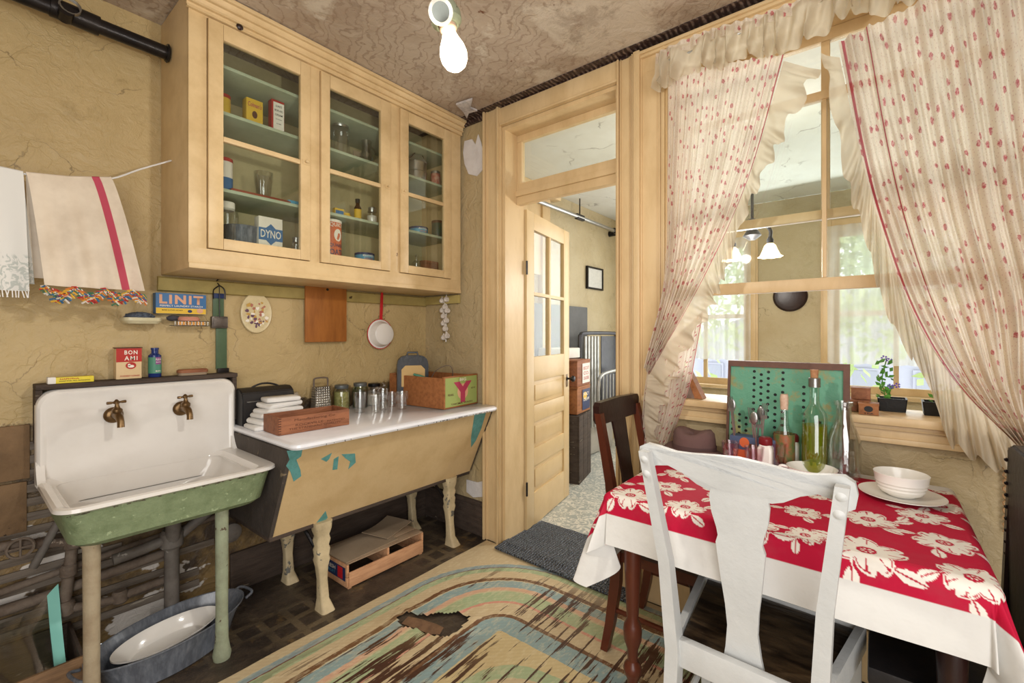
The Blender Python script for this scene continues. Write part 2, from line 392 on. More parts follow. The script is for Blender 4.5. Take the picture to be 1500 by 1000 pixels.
def copy(src, loc=None, rz=None, label=None):
    def rec(o, par):
        c = o.copy(); C.objects.link(c); c.parent = par
        for ch in kids[o]: rec(ch, c)
        return c
    kids = {}
    def fill(o):
        kids[o] = list(o.children)
        for ch in kids[o]: fill(ch)
    fill(src); r = rec(src, None)
    if loc is not None: r.location = loc
    if rz is not None: r.rotation_euler = (0, 0, rz)
    if label: r['label'] = label
    return r
def text(s, c, right, up, w, h, mat, parent, name='lettering', lift=.0008, bold=.012, shear=0, sp=0.0):
    cu = bpy.data.curves.new('t', 'FONT'); cu.body = s; cu.size = 1; cu.offset = bold; cu.resolution_u = 2; cu.shear = shear; cu.space_character = 1.0+sp
    ob = bpy.data.objects.new('t', cu); C.objects.link(ob)
    dg = bpy.context.evaluated_depsgraph_get(); me = bpy.data.meshes.new_from_object(ob.evaluated_get(dg))
    bpy.data.objects.remove(ob); bpy.data.curves.remove(cu)
    bm = B(); bm.from_mesh(me); bpy.data.meshes.remove(me)
    xs = [v.co.x for v in bm.verts]; ys = [v.co.y for v in bm.verts]
    right = Vector(right).normalized(); up = Vector(up).normalized(); nrm = right.cross(up); c = Vector(c)
    for v in bm.verts:
        a = ((v.co.x-min(xs))/(max(xs)-min(xs))-.5)*w; b = ((v.co.y-min(ys))/(max(ys)-min(ys))-.5)*h
        v.co = c+right*a+up*b+nrm*lift
    o = build(bm, name, mat, parent, flat=True); return o
def quad(bm, c, right, up, w, h, lift=.0004):
    right = Vector(right).normalized(); up = Vector(up).normalized(); n = right.cross(up); c = Vector(c)+n*lift
    a, b = right*w/2, up*h/2
    bm.faces.new([bm.verts.new(p) for p in (c-a-b, c+a-b, c+a+b, c-a+b)]); return bm
def disc(bm, c, right, up, rx, ry, lift=.0006, n=20):
    right = Vector(right).normalized(); up = Vector(up).normalized(); nn = right.cross(up); c = Vector(c)+nn*lift
    bm.faces.new([bm.verts.new(c+right*rx*cos(2*pi*i/n)+up*ry*sin(2*pi*i/n)) for i in range(n)]); return bm
RX, UZ = (1, 0, 0), (0, 0, 1); WX = (0, -1, 0)     # reading directions on the sink wall and on the window wall

def surf(fn, n, m, name, mat, parent=None, attr=None):
    """grid of n x m cells; fn(s,t) -> (co, (u,v)); fast build through from_pydata"""
    co, uv, stl = [], [], []
    for j in range(m+1):
        for i in range(n+1):
            p, q = fn(i/n, j/m); co.append(p); uv.append(q); stl.append((i/n, j/m))
    fs = [(j*(n+1)+i, j*(n+1)+i+1, (j+1)*(n+1)+i+1, (j+1)*(n+1)+i) for j in range(m) for i in range(n)]
    b = Vector((0, 0, 0))
    if parent is not None: mi = PM[parent].inverted(); co = [mi @ Vector(p) for p in co]
    me = bpy.data.meshes.new(name); me.from_pydata([tuple(p) for p in co], [], fs)
    for nm, dat in (('flat', uv), ('st', stl)):
        l = me.uv_layers.new(name=nm); flat = []
        for f in fs:
            for v in f: flat += list(dat[v])
        l.data.foreach_set('uv', flat)
    me.polygons.foreach_set('use_smooth', [True]*len(fs))
    me.materials.append(mat); o = bpy.data.objects.new(name, me); C.objects.link(o)
    if parent is not None: o.parent = parent; PM[o] = PM[parent].copy()
    return o

# ================================================================== SETTING
XW, YW, ZC, XB, XF = 2.20, 2.59, 2.76, 2.36, 5.60     # window wall, sink wall, ceiling, back of window wall, far parlor wall
b = B(); bx(b, -1.6, XB+.02, -1.8, YW, -.08, 0); struct(b, 'floor', floorM)
b = B(); bx(b, XB+.02, XF, -2.2, YW, -.08, .004); struct(b, 'floor_parlor', parlorfloor())
b = B(); bx(b, -1.6, XB, -1.8, YW+.1, ZC, ZC+.08); struct(b, 'ceiling', ceilM)
b = B(); bx(b, XB, XF, -2.2, YW+.1, ZC, ZC+.08); struct(b, 'ceiling_parlor', ceilP)
b = B(); bx(b, -1.6, XB, YW, YW+.1, 0, ZC); wl = struct(b, 'wall_left', wallM)
b = B(); bx(b, XB, XF, YW, YW+.1, 0, ZC); struct(b, 'wall_parlor_left', wallP)
b = B(); bx(b, XB, XF, -2.3, -2.2, 0, ZC); struct(b, 'wall_parlor_right', wallP)
b = B()
DY0, DY1, DZ = 1.05, 1.85, 2.635; WY0, WY1, WZ0, WZ1 = -.45, .79, 1.0, 2.63
bx(b, XW, XB, DY1, YW, 0, ZC); bx(b, XW, XB, DY0, DY1, DZ, ZC); bx(b, XW, XB, WY1, DY0, 0, ZC)
bx(b, XW, XB, WY0, WY1, 0, WZ0); bx(b, XW, XB, WY0, WY1, WZ1, ZC); bx(b, XW, XB, -1.8, WY0, 0, ZC)
wr = struct(b, 'wall_right', wallR)
b = B(); bx(b, -1.7, -1.6, -1.8, YW, 0, ZC); struct(b, 'wall_back', wallR)
b = B(); bx(b, -1.6, XB, -1.9, -1.8, 0, ZC); struct(b, 'wall_side', wallR)
# far parlor wall with two windows
b = B(); fw = ((1.13, 2.05), (-.62, .34)); z0, z1 = .74, 2.35
bx(b, XF, XF+.12, 2.05, YW+.1, 0, ZC); bx(b, XF, XF+.12, .34, 1.13, 0, ZC); bx(b, XF, XF+.12, -2.3, -.62, 0, ZC)
for y0, y1 in fw: bx(b, XF, XF+.12, y0, y1, 0, z0); bx(b, XF, XF+.12, y0, y1, z1, ZC)
struct(b, 'wall_far', wallP)
for i, (y0, y1) in enumerate(fw):
    w = SE('window_%d' % (i+2))
    for a, c in ((y0-.11, y0), (y1, y1+.11)):
        b = B(); bx(b, XF-.03, XF, a, c, z0-.05, z1, .006); bx(b, XF-.045, XF-.03, a+.02, c-.02, z0-.05, z1+.12, .004); build(b, 'casing', cream2, w)
    b = B(); bx(b, XF-.03, XF, y0-.11, y1+.11, z1, z1+.12, .006); build(b, 'head_casing', cream2, w)
    b = B(); bx(b, XF-.07, XF+.1, y0-.13, y1+.13, z0-.04, z0, .006); build(b, 'sill', cream2, w)
    b = B()
    for a, c in ((y0, y0+.045), (y1-.045, y1), ((y0+y1)/2-.02, (y0+y1)/2+.02)): bx(b, XF+.03, XF+.07, a, c, z0, z1)
    bx(b, XF+.03, XF+.07, y0, y1, z0, z0+.07); bx(b, XF+.03, XF+.07, y0, y1, 1.5, 1.55); bx(b, XF+.03, XF+.07, y0, y1, z1-.05, z1); build(b, 'sash', cream2, w)
    for a, c in ((y0+.045, (y0+y1)/2-.02), ((y0+y1)/2+.02, y1-.045)):
        for e, g in ((z0+.07, 1.5), (1.55, z1-.05)):
            b = B(); bx(b, XF+.048, XF+.052, a, c, e, g); build(b, 'pane', paneM, w)
    nm = 'left' if i == 0 else 'right'
    def fn(s, t, y0=y0, y1=y1):
        y = y1+.05-(y1-y0+.1)*s; z = z1+.05-(z1-z0-.25)*t-.015*abs(sin(s*pi*7))*(t > .97)
        return (XF-.08+.02*sin(s*60+2*sin(t*2))*(.4+.6*t), y, z), (s*1.2, t*1.3)
    cu = surf(fn, 120, 12, 'sheer_curtain', sheerM)
    tag(cu, 'white sheer curtain over the %s' % ('far parlor window left of the round plaque' if i == 0 else 'far parlor window right of the round plaque'), 'curtain')
# outdoors
hm = paint('pale_house_paint', 'b6b4c4', .8, '9c9cb0', .4, 2)
hs = thing('house', 'pale violet-grey house seen low through the far parlor windows', 'house', (13, 1, -3))
paint('slate_roof', 'a2a2b0', .7); b = B(); bx(b, 12, 14, -3, 4.2, -3, 1.0); build(b, 'wall', hm, hs)
b = B(); prism(b, [(-3.2, 1.0), (4.4, 1.0), (.6, 2.4)], 'x', 11.9, 14.1); build(b, 'roof', MATS['slate_roof'], hs)
for y in (3.2, 2.2, 1.2, .2, -.8, -1.8):
    b = B(); bx(b, 11.95, 12.0, y-.25, y+.25, -.3, .6); fr = build(b, 'window', hm, hs)
    b = B(); bx(b, 11.93, 11.95, y-.2, y+.2, -.25, .55); build(b, 'pane', MATS['slate_roof'], fr)
b = B()
random.seed(9)
for i in range(2600):
    a = Vector((random.gauss(9.2, .5), random.gauss(.9, 1.6), random.gauss(2.3, .75)))
    q = Vector([random.uniform(-1, 1) for _ in range(3)]).normalized()*.12; k = q.orthogonal().normalized()*.06
    b.faces.new([b.verts.new(a+x) for x in (-q, k, q, -k)])
tr = thing('tree', 'pale green leafy tree outside the far parlor windows', 'tree', (9.2, .9, -2))
treel = paint('sunlit_leaves', 'b9c88c', .6, '8ca864', .5, 3)  # pale green leaf colour, randomly mixed with a deeper green
stuff(build(b, 'foliage', treel, tr, flat=True))
b = B(); tube(b, [(9.2, .9, -2), (9.25, .95, 0), (9.2, .9, 2.2)], [.12, .09, .04]); build(b, 'trunk', oldW, tr)

# ---- trims round door and window
def vcasing(bm, y0, y1, z0, z1, x=XW, flip=False):
    bx(bm, x-.022, x, y0, y1, z0, z1, .004)
    w_ = y1-y0
    for f0, f1, th in ((.05, .14, .040), (.2, .25, .031), (.30, .33, .026), (.76, .81, .031), (.87, .97, .042)):
        bx(bm, x-th, x-.02, y0+w_*f0, y0+w_*f1, z0, z1, .003)
t1 = SE('trim_1')
b = B(); vcasing(b, DY1, DY1+.14, 0, ZC); build(b, 'side_casing', cream2, t1)
b = B(); vcasing(b, .955, DY0, 0, ZC-.02); build(b, 'side_casing', cream2, t1)
b = B(); bx(b, XW-.022, XW, DY0, DY1, DZ, ZC-.012, .003); bx(b, XW-.032, XW-.02, DY0, DY1, DZ+.0, DZ+.014, .003); build(b, 'head_casing', cream2, t1)
b = B(); bx(b, XW, XB+.04, DY1-.022, DY1, 0, DZ); build(b, 'jamb', cream2, t1)
b = B(); bx(b, XW, XB+.04, DY0, DY0+.022, 0, DZ); build(b, 'jamb', cream2, t1)
b = B(); bx(b, XW, XB+.04, DY0, DY1, DZ-.022, DZ); build(b, 'head_jamb', cream2, t1)
b = B(); bx(b, XW, XB+.04, DY0, DY1, 0, .012, .004); build(b, 'threshold', oldW, t1)
# transom window over the door
tw = SE('window_4')
b = B(); X1 = XB-.045
bx(b, X1, X1+.05, DY0+.022, DY1-.022, 2.165, 2.215, .003); bx(b, X1-.012, X1+.05, DY0+.022, DY1-.022, 2.215, 2.25, .003); bx(b, X1, X1+.05, DY0+.022, DY1-.022, 2.25, 2.30, .003)
build(b, 'transom_bar', cream2, tw)
b = B(); bx(b, X1+.005, X1+.04, DY0+.022, DY1-.022, 2.57, DZ-.022, .003); bx(b, X1+.005, X1+.04, DY0+.022, DY0+.05, 2.3, 2.57, .002); bx(b, X1+.005, X1+.04, DY1-.06, DY1-.022, 2.3, 2.57, .002); build(b, 'sash', cream2, tw)
b = B(); bx(b, X1+.02, X1+.024, DY0+.05, DY1-.06, 2.3, 2.57); build(b, 'pane', paneM, tw)
# window casing
t2 = SE('trim_2')
b = B(); vcasing(b, WY1, .955, .93, ZC-.03); bx(b, XW-.05, XW, .92, .955, 0, ZC-.02, .004); build(b, 'side_casing', cream2, t2)
b = B(); bx(b, XW-.022, XW, WY1+.0, .93, 0, .93); build(b, 'plinth_board', cream2, t2)
b = B(); vcasing(b, WY0-.165, WY0, .93, ZC-.03); build(b, 'side_casing', cream2, t2)
b = B(); bx(b, XW-.0235, XW, WY0-.165, .919, WZ1, ZC-.03, .003); bx(b, XW-.04, XW-.02, WY0-.165, .95, WZ1+.07, WZ1+.085, .003); bx(b, XW-.05, XW-.02, WY0-.165, .95, ZC-.045, ZC-.03, .003); build(b, 'head_casing', cream2, t2)
b = B(); bx(b, XW, XB, WY1-.02, WY1, WZ0, WZ1); bx(b, XW, XB, WY0, WY0+.02, WZ0, WZ1); bx(b, XW, XB, WY0, WY1, WZ1-.02, WZ1); build(b, 'jamb', cream2, t2)
# the window
wd = SE('window_1')
b = B(); bx(b, XW-.075, XB+.03, WY0-.19, .90, WZ0-.005, WZ0+.028, .01); build(b, 'stool', cream2, wd)
b = B(); bx(b, XW-.03, XW, WY0-.165, .88, .93, WZ0-.005, .004); bx(b, XW-.045, XW-.03, WY0-.165, .88, .975, WZ0-.005, .005); bx(b, XW-.038, XW-.03, WY0-.165, .88, .925, .945, .003); build(b, 'apron', cream2, wd)
MY = .17
def sash(xp, za, zb, rb, rt, mw, cr=()):
    s = B(); d = .035
    for y0, y1 in ((WY0+.02, WY0+.065), (WY1-.065, WY1-.02)): bx(s, xp, xp+d, y0, y1, za, zb, .003)
    bx(s, xp, xp+d, WY0+.02, WY1-.02, za, za+rb, .003); bx(s, xp, xp+d, WY0+.02, WY1-.02, zb-rt, zb, .003)
    sa = build(s, 'sash', cream2, wd)
    s = B(); bx(s, xp+.004, xp+d-.004, MY-mw, MY+mw, za+rb, zb-rt, .003); build(s, 'muntin', cream2, sa)
    for y0, y1 in ((WY0+.065, MY-mw), (MY+mw, WY1-.065)):
        s = B(); bx(s, xp+.016, xp+.019, y0, y1, za+rb, zb-rt); build(s, 'pane', paneM, sa)
sash(XB-.05, 1.812, 2.61, .04, .05, .016); sash(XW+.055, 1.508, 2.33, .052, .035, .008)
# baseboards
b = B(); bx(b, .9, XW, YW-.02, YW, 0, .2, .006); struct(b, 'baseboard_left', oldW)
b = B(); bx(b, XW-.02, XW, 1.99, YW-.02, 0, .22, .006); bx(b, XW-.03, XW-.0, 1.99, YW-.02, .2, .225, .006); struct(b, 'baseboard_right', oldW)
b = B(); bx(b, XW-.015, XW, WY0-.6, .79, 0, .2, .006); struct(b, 'baseboard_window', cream2)
# paper border along the ceiling, rope-like
bdM = NT('dark_border_paper'); wv = bdM.N('TexWave', {'Vector': bdM.mapv((1, 1, 1), None, rot=(.7, 0, 0)), 'Scale': 16., 'Distortion': 3., 'Detail': 2.}, bands_direction='Y').outputs[1]
bdM.col(bdM.mix(bdM.math('MULTIPLY', bdM.step(wv, .35, .8), bdM.step(bdM.noise(30), .4, .6)), C3('33221e'), C3('7c685c'))); bdM.bump(wv, .5, .01)
b = B(); bx(b, XW-.02, XW, 1.0, YW, ZC-.035, ZC, .003); bx(b, XW-.075, XW-.0, -1.8, YW, ZC-.006, ZC, .002); struct(b, 'trim_3', bdM.m)
# torn patches that show white plaster
def patch(px, plane, name='plaster_patch', par=None):
    P = [onX(x, y, plane) for x, y in px]; b_ = B(); n = len(P); c0 = sum(P, Vector())/n
    loft(b_, [[p for p in P], [p+Vector((-.005, 0, 0)) for p in P]]); build(b_, name, plaster, wr)
patch([(681, 207), (692, 204), (697, 212), (701, 197), (705, 208), (710, 228), (708, 248), (699, 258), (687, 255), (681, 240), (679, 224)], XW-.001)
patch([(684, 702), (700, 706), (709, 704), (709, 727), (694, 728), (684, 720)], XW-.001)
P = [(1478, 690), (1490, 685), (1505, 700), (1505, 780), (1485, 775), (1474, 730)]; patch(P, XW-.001)
# hanging scrap of ceiling paper in the corner and along the cabinet
b = B(); q = [onZ(x, y, ZC-.004) for x, y in ((668, 151), (692, 143), (689, 156), (699, 160), (687, 163), (684, 171), (679, 162))]
b.faces.new([b.verts.new(p) for p in q])
rr = bmesh.ops.extrude_face_region(b, geom=b.faces[:]); [setattr(v, 'co', v.co-Vector((0, 0, .012))) for v in rr['geom'] if isinstance(v, bmesh.types.BMVert)]
build(b, 'peeling_paper', paint('peeled_paper', 'cfc8c4', .7, '5a5460', .6, 25), bpy.data.objects['ceiling'])

# ---- exposed laths and plaster edge under the sink (parts of the wall)
random.seed(5)
for k in range(15):
    z = .12+k*.055; x0 = -.5+random.uniform(-.1, .1); x1 = .72+random.uniform(-.25, .15)
    if k in (6, 9, 12): x1 = .3+random.uniform(0, .2)
    b = B(); tlt = random.uniform(-.012, .012)
    box(b, ((x0+x1)/2, YW-.006, z), (x1-x0, .01, .032), Matrix.Rotation(tlt, 3, 'Y'), .003); build(b, 'lath', lathW, wl)
for (xa, xb, za, zb) in ():
    b = B(); pts = []
    for i in range(14):
        a = 2*pi*i/14; r = random.uniform(.75, 1.1); pts.append(((xa+xb)/2+(xb-xa)/2*cos(a)*r, (za+zb)/2+(zb-za)/2*sin(a)*r))
    prism(b, pts, 'y', YW-.022, YW-.001); build(b, 'brown_plaster', oldW, wl)

for (xa, xb, za, zb) in ((-.30, .035, .765, .985), (.04, .198, .765, .975), (-.30, .06, .55, .755), (.066, .19, .56, .755)):
    b = B(); bx(b, xa, xb, YW-.014, YW-.001, za, zb, .004); build(b, 'wall_board', paint('brown_wall_board', '85694a', .75, '4a3722', .7, 5, '3a2a1c', .66, .5, 25) if 'brown_wall_board' not in MATS else MATS['brown_wall_board'], wl)
# ================================================================== LINOLEUM AND MAT
hole = [onZ(x, y, 0) for x, y in ((580, 908), (597, 898), (618, 904), (640, 902), (672, 899), (690, 907), (676, 922), (662, 934), (640, 936), (612, 925), (590, 921))]
def inpoly(x, y, P):
    r = False; j = len(P)-1
    for i in range(len(P)):
        if (P[i].y > y) != (P[j].y > y) and x < (P[j].x-P[i].x)*(y-P[i].y)/(P[j].y-P[i].y)+P[i].x: r = not r
        j = i
    return r
X0l, X1l, Y0l, Y1l, st = -.3, 2.17, -1.0, 1.95, .0125
nx, ny = int((X1l-X0l)/st), int((Y1l-Y0l)/st); vs = []; 
for j in range(ny+1):
    for i in range(nx+1):
        x, y = X0l+i*st, Y0l+j*st
        dh = min(hypot(x-p.x, y-p.y) for p in hole) if 1.1 < x < 1.7 and 1.3 < y < 1.9 else 9
        z = .004+.0015*noise.noise((x*3, y*3, 0))+max(0, .014-.16*dh)*(.6+.6*noise.noise((x*30, y*30, 3)))
        if j == ny: y += .006*noise.noise((x*4, 0, 0))
        vs.append((x, y, max(z, .002)))
fs = []
for j in range(ny):
    for i in range(nx):
        x, y = X0l+(i+.5)*st, Y0l+(j+.5)*st
        if inpoly(x+.006*noise.noise((x*60, y*60, 0)), y+.006*noise.noise((x*60, y*60, 5)), hole): continue
        fs.append((j*(nx+1)+i, j*(nx+1)+i+1, (j+1)*(nx+1)+i+1, (j+1)*(nx+1)+i))
me = bpy.data.meshes.new('linoleum_sheet'); me.from_pydata(vs, [], fs); me.polygons.foreach_set('use_smooth', [True]*len(fs)); me.materials.append(linoM)
lino = bpy.data.objects.new('linoleum_sheet', me); C.objects.link(lino); PM[lino] = Matrix()
tag(lino, 'worn linoleum sheet with braided oval rug print in blue, green, pink and tan', 'linoleum')
b = B(); hc = sum(hole, Vector())/len(hole)
q = [onZ(x, y, .007) for x, y in ((588, 912), (598, 904), (618, 907), (640, 914), (650, 921), (644, 930), (630, 929), (610, 922))]
b.faces.new([b.verts.new((p.x, p.y, .004+.012*random.random())) for p in q]); bmesh.ops.poke(b, faces=b.faces[:])
build(b, 'torn_flap', paint('brown_felt_backing', '7a5c42', .9, '4a3426', .7, 25), lino)
b = B()
def mp(u, v): 
    A, Bq, Cq, D = Vector((2.10, 1.83, 0)), Vector((2.60, 1.83, 0)), Vector((2.60, .95, 0)), Vector((2.08, .93, 0))
    p = A.lerp(Bq, u).lerp(D.lerp(Cq, u), v); return p
vs = [[b.verts.new(mp(i/30, j/40)+Vector((0, 0, .020+.004*noise.noise((i*.3, j*.3, 1))+(.006 if 4 < i < 9 else 0)))) for i in range(31)] for j in range(41)]
for j in range(40):
    for i in range(30): b.faces.new((vs[j][i], vs[j][i+1], vs[j+1][i+1], vs[j+1][i]))
r_ = bmesh.ops.extrude_face_region(b, geom=b.faces[:])
for v in r_['geom']:
    if isinstance(v, bmesh.types.BMVert): v.co.z -= .010
tag(build(b, 'door_mat', matmat()), 'dark ribbed rubber mat lying across the doorway', 'mat')

# ================================================================== WALL CUPBOARD
cl, cr_, cf, cbk, cb, ct = .615, 2.175, 2.20, YW-.004, 1.60, 2.755
cab = thing('wall_cupboard', 'cream painted wall cupboard with three glazed doors above sink', 'cupboard', ((cl+cr_)/2, (cf+cbk)/2, cb))
b = B(); bx(b, cl, cl+.022, cf+.02, cbk, cb+.02, ct, .002); build(b, 'side_panel', cream, cab)
b = B(); bx(b, cr_-.022, cr_, cf+.02, cbk, cb+.02, ct, .002); build(b, 'side_panel', cream, cab)
b = B(); bx(b, cl, cr_, cf-.005, cbk, cb, cb+.024, .003); build(b, 'bottom_board', cream, cab)
b = B(); bx(b, cl+.022, cr_-.022, cbk-.012, cbk, cb+.03, ct); build(b, 'back_board', cabin, cab)
for z in (1.725, 1.955, 2.295, 2.5):
    b = B(); bx(b, cl+.024, cr_-.024, cf+.045, cbk-.014, z, z+.016, .002); build(b, 'shelf', shelfg, cab)
b = B()
for x0, x1 in ((cl, .681), (1.125, 1.178), (1.602, 1.669), (2.082, cr_)): bx(b, x0, x1, cf, cf+.022, cb+.02, ct, .002)
bx(b, cl, cr_, cf-.0007, cf+.021, cb+.02, 1.688, .002); bx(b, cl, cr_, cf-.0007, cf+.021, 2.66, ct, .002); build(b, 'face_frame', cream, cab)
b = B(); prism(b, [(cf, 2.67), (cf-.012, 2.672), (cf-.016, 2.69), (cf-.022, 2.7), (cf-.03, 2.72), (cf-.045, 2.74), (cf-.05, 2.756), (cf, 2.756)], 'x', cl-.01, cr_); bx(b, cl-.01, cr_, cf-.03, cf, 2.684, 2.692, .002); bx(b, cl-.01, cr_, cf-.042, cf, 2.712, 2.718, .002); bx(b, cl-.01, cr_, cf-.058, cf, 2.738, 2.756, .003); bx(b, cl-.01, cr_, cf-.018, cf, 2.664, 2.672, .002); build(b, 'crown_moulding', cream, cab, sharp=50)
for i, (x0, x1, g0, g1) in enumerate(((.683, 1.123, .74, 1.075), (1.180, 1.600, 1.228, 1.535), (1.671, 2.080, 1.729, 2.017))):
    z0, z1 = 1.69, 2.658; y0, y1 = cf-.012, cf+.014
    b = B(); bx(b, x0, g0, y0, y1, z0, z1, .003); bx(b, g1, x1, y0, y1, z0, z1, .003); bx(b, g0, g1, y0, y1, z0, 1.738, .003); bx(b, g0, g1, y0, y1, 2.59, z1, .003)
    bx(b, g0, g1, y0+.002, y1, 2.155, 2.178, .004); dr = build(b, 'door', cream, cab)
    for a, c in ((1.738, 2.155), (2.178, 2.59)):
        b = B(); bx(b, g0, g1, cf, cf+.003, a, c); build(b, 'pane', cabG, dr)
    b = B(); kx = x1-.022 if i < 2 else x0+.022
    bx(b, kx-.018, kx+.018, y0-.004, y0, 2.158, 2.182, .002); tube(b, [(kx-.004, y0, 2.17), (kx-.004, y0-.016, 2.17)], .004); lathe(b, [(.003, 0), (.008, .004), (.008, .009), (.003, .012)], (kx-.004, y0-.014, 2.17), 12, Matrix.Rotation(pi/2, 3, 'X')); build(b, 'latch', cream, dr)
b = B(); lathe(b, [(.001, 0), (.013, .002), (.014, .008), (.008, .014), (.001, .016)], (.80, cf-.014, 2.675), 14, Matrix.Rotation(pi/2, 3, 'X')); build(b, 'knob', dark, cab)
bt = B(); prism(bt, [(YW-.022, 1.53), (YW-.004, 1.525), (YW-.004, 1.592), (YW-.022, 1.592), (YW-.03, 1.585)], 'x', .60, XW-.004)
o = build(bt, 'hook_rail', batten); tag(o, 'narrow cream painted batten fixed to wall under the cupboard', 'rail')
b = B(); bx(b, XW-.03, XW-.005, 2.22, YW-.03, 1.535, 1.592, .003); build(b, 'return_batten', batten, o)

# ---- what stands in the cupboard
def S(px, z, y=2.33):            # x of a photo column on plane y
    return ray(px, 300).x*y/ray(px, 300).y
def jar(name, label, x, y, z, r, h, m, lidm, content=None, cm=None, neck=.8, group=None, lidh=.018):
    o = thing(name, label, 'jar', (x, y, z), group=group)
    b = B(); lathe(b, [(r*.9, .001), (r, .006), (r, h*.70), (r*.96, h*.78), (r*neck, h*.86), (r*neck, h-lidh)], (x, y, z), cap1=False); build(b, 'body', m, o)
    b = B(); lathe(b, [(r*neck*1.02, h-lidh-.004), (r*neck*1.08, h-lidh), (r*neck*1.08, h-.003), (r*neck*.95, h), (.001, h+.001)], (x, y, z)); build(b, 'lid', lidm, o)
    if content:
        b = B(); lathe(b, [(r*.86, .006), (r*.93, .01), (r*.93, h*content), (.001, h*content+.004)], (x, y, z)); build(b, 'contents', cm, o)
    return o
def tumbler(label, x, y, z, r=.033, h=.095, m=tumb, group=None, flutes=10):
    o = thing('tumbler', label, 'glass', (x, y, z), group=group)
    b = B(); rings = []
    for rr, zz, k in ((r*.72, .001, 0), (r*.74, .01, .05), (r*.86, h*.5, .05), (r*.97, h*.72, .02), (r, h, 0)):
        rings.append([((rr*(1+k*cos(flutes*a)))*cos(a)+x, (rr*(1+k*cos(flutes*a)))*sin(a)+y, z+zz) for a in [2*pi*i/40 for i in range(40)]])
    for rr, zz in ((r*.93, h), (r*.68, .014)): rings.append(ring(x, y, z+zz, rr, n=40))
    loft(b, rings); build(b, 'body', m, o)
    return o
def carton(name, label, cat_, x0, x1, y, z, h, d, m, rz=0):
    """printed box whose front (camera side) is at y"""
    o = thing(name, label, cat_, ((x0+x1)/2, y+d/2, z)); b = B(); bx(b, x0, x1, y, y+d, z, z+h, .0015); build(b, 'box', m, o); return o
def tincan(name, label, x, y, z, r, h, m, lid=None, cat_='tin'):
    o = thing(name, label, cat_, (x, y, z)); b = B(); lathe(b, [(r*.98, 0), (r, .003), (r, h-.004), (r*.98, h)], (x, y, z), 28, cap1=False); build(b, 'body', m, o)
    b = B(); lathe(b, [(r*1.02, h-.012), (r*1.02, h), (r*.93, h+.002), (.001, h+.001)], (x, y, z), 28); build(b, 'lid', lid or m, o); return o
Z1, Z2, Z3, Z4 = 1.741, 1.971, 2.311, 2.516
# left door: top shelf (photo y~ 180)
y = 2.34
o = tincan('spice_tin', 'yellow round tin at left end of the upper cupboard shelf', S(327, 0, 2.38), 2.38, Z3, .03, .10, yel, red)
xa = S(361, 0, y); o = carton('mustard_tin', 'yellow mustard tin with red and blue lettering on the upper cupboard shelf', 'tin', xa, xa+.075, y, Z3, .115, .05, yel)
text('Colman\'s', (xa+.037, y, Z3+.093), RX, UZ, .062, .018, magp, o, shear=.2); text('Mustard', (xa+.037, y, Z3+.022), RX, UZ, .06, .018, magp, o)
b = B(); disc(b, (xa+.037, y, Z3+.057), RX, UZ, .012, .014); build(b, 'emblem', brn, o)
xa = S(398, 0, y); o = carton('cream_carton', 'tall white carton with red border beside the mustard tin', 'carton', xa, xa+.062, y, Z3, .145, .04, red)
b = B(); quad(b, (xa+.034, y, Z3+.070), RX, UZ, .052, .132); build(b, 'label', whit, o)
for k, (tx, wd_) in enumerate((('LUKE\'S', .03), ('BOR-NO', .04), ('CREAM', .036), ('FOR THE SKIN', .03), ('IN TUBES', .022))): text(tx, (xa+.034, y, Z3+.122-k*.017), RX, UZ, wd_, .008 if k < 3 else .004, blk, o, lift=.001)
# middle shelf
o = tincan('cocoa_tin', 'white, blue and red round tin at left end of the middle cupboard shelf', S(329, 0, 2.36), 2.36, Z2, .033, .13, whit, red)
b = B(); lathe(b, [(.0335, .01), (.0335, .06)], (S(329, 0, 2.36), 2.36, Z2), 28, cap0=False, cap1=False); build(b, 'label_band', blu, o)
xa = S(336, 0, 2.3); b = B(); bx(b, xa, xa+.30, 2.28, 2.42, Z2, Z2+.018, .003); bx(b, xa+.01, xa+.29, 2.29, 2.41, Z2+.012, Z2+.022); o = build(b, 'flat_box', paint('rust_red_card', '9a4c34', .6, '5c2c20', .6, 20)); tag(o, 'flat rust-red box lying on the middle cupboard shelf', 'box')
tumbler('clear fluted tumbler standing on the flat red box inside the cupboard', S(386, 0, 2.35), 2.35, Z2+.022, .043, .125)
xa = S(420, 0, 2.3); b = B(); loft(b, [rrect(xa, xa+.07, 2.28, 2.33, .012, Z2), rrect(xa, xa+.07, 2.28, 2.33, .012, Z2+.024)]); o = build(b, 'small_tin', bluT); tag(o, 'small pale blue tin at right end of the middle cupboard shelf', 'tin')
# bottom shelf
jar('glass_jar', 'clear glass jar with pale screw lid at left of the bottom cupboard shelf', S(333, 0, 2.34), 2.34, Z1, .042, .165, tumb, whit, neck=.62, lidh=.03)
gx = S(358, 0, 2.35); b = B(); lathe(b, [(.066, 0), (.074, .01), (.082, .075), (.086, .080), (.080, .078), (.070, .012), (.001, .01)], (gx, 2.37, Z1), 32); o = build(b, 'enamel_pot', gran); tag(o, 'speckled grey enamel pot beside the white soap carton in the cupboard', 'pot')
xa = S(379, 0, 2.28); xe = S(414, 0, 2.28); o = carton('soap_powder_carton', 'white carton with blue diamond and the word DYNO in the cupboard', 'carton', xa, xe, 2.28, Z1, .125, .05, whit)
b = B(); xm = (xa+xe)/2; pts = [(xa+.001, Z1+.055), (xm, Z1+.012), (xe-.001, Z1+.055), (xm, Z1+.098)]; b.faces.new([b.verts.new((p[0], 2.2795, p[1])) for p in pts]); quad(b, (xm, 2.28, Z1+.055), RX, UZ, xe-xa, .05, .0006); build(b, 'blue_diamond', blu, o)
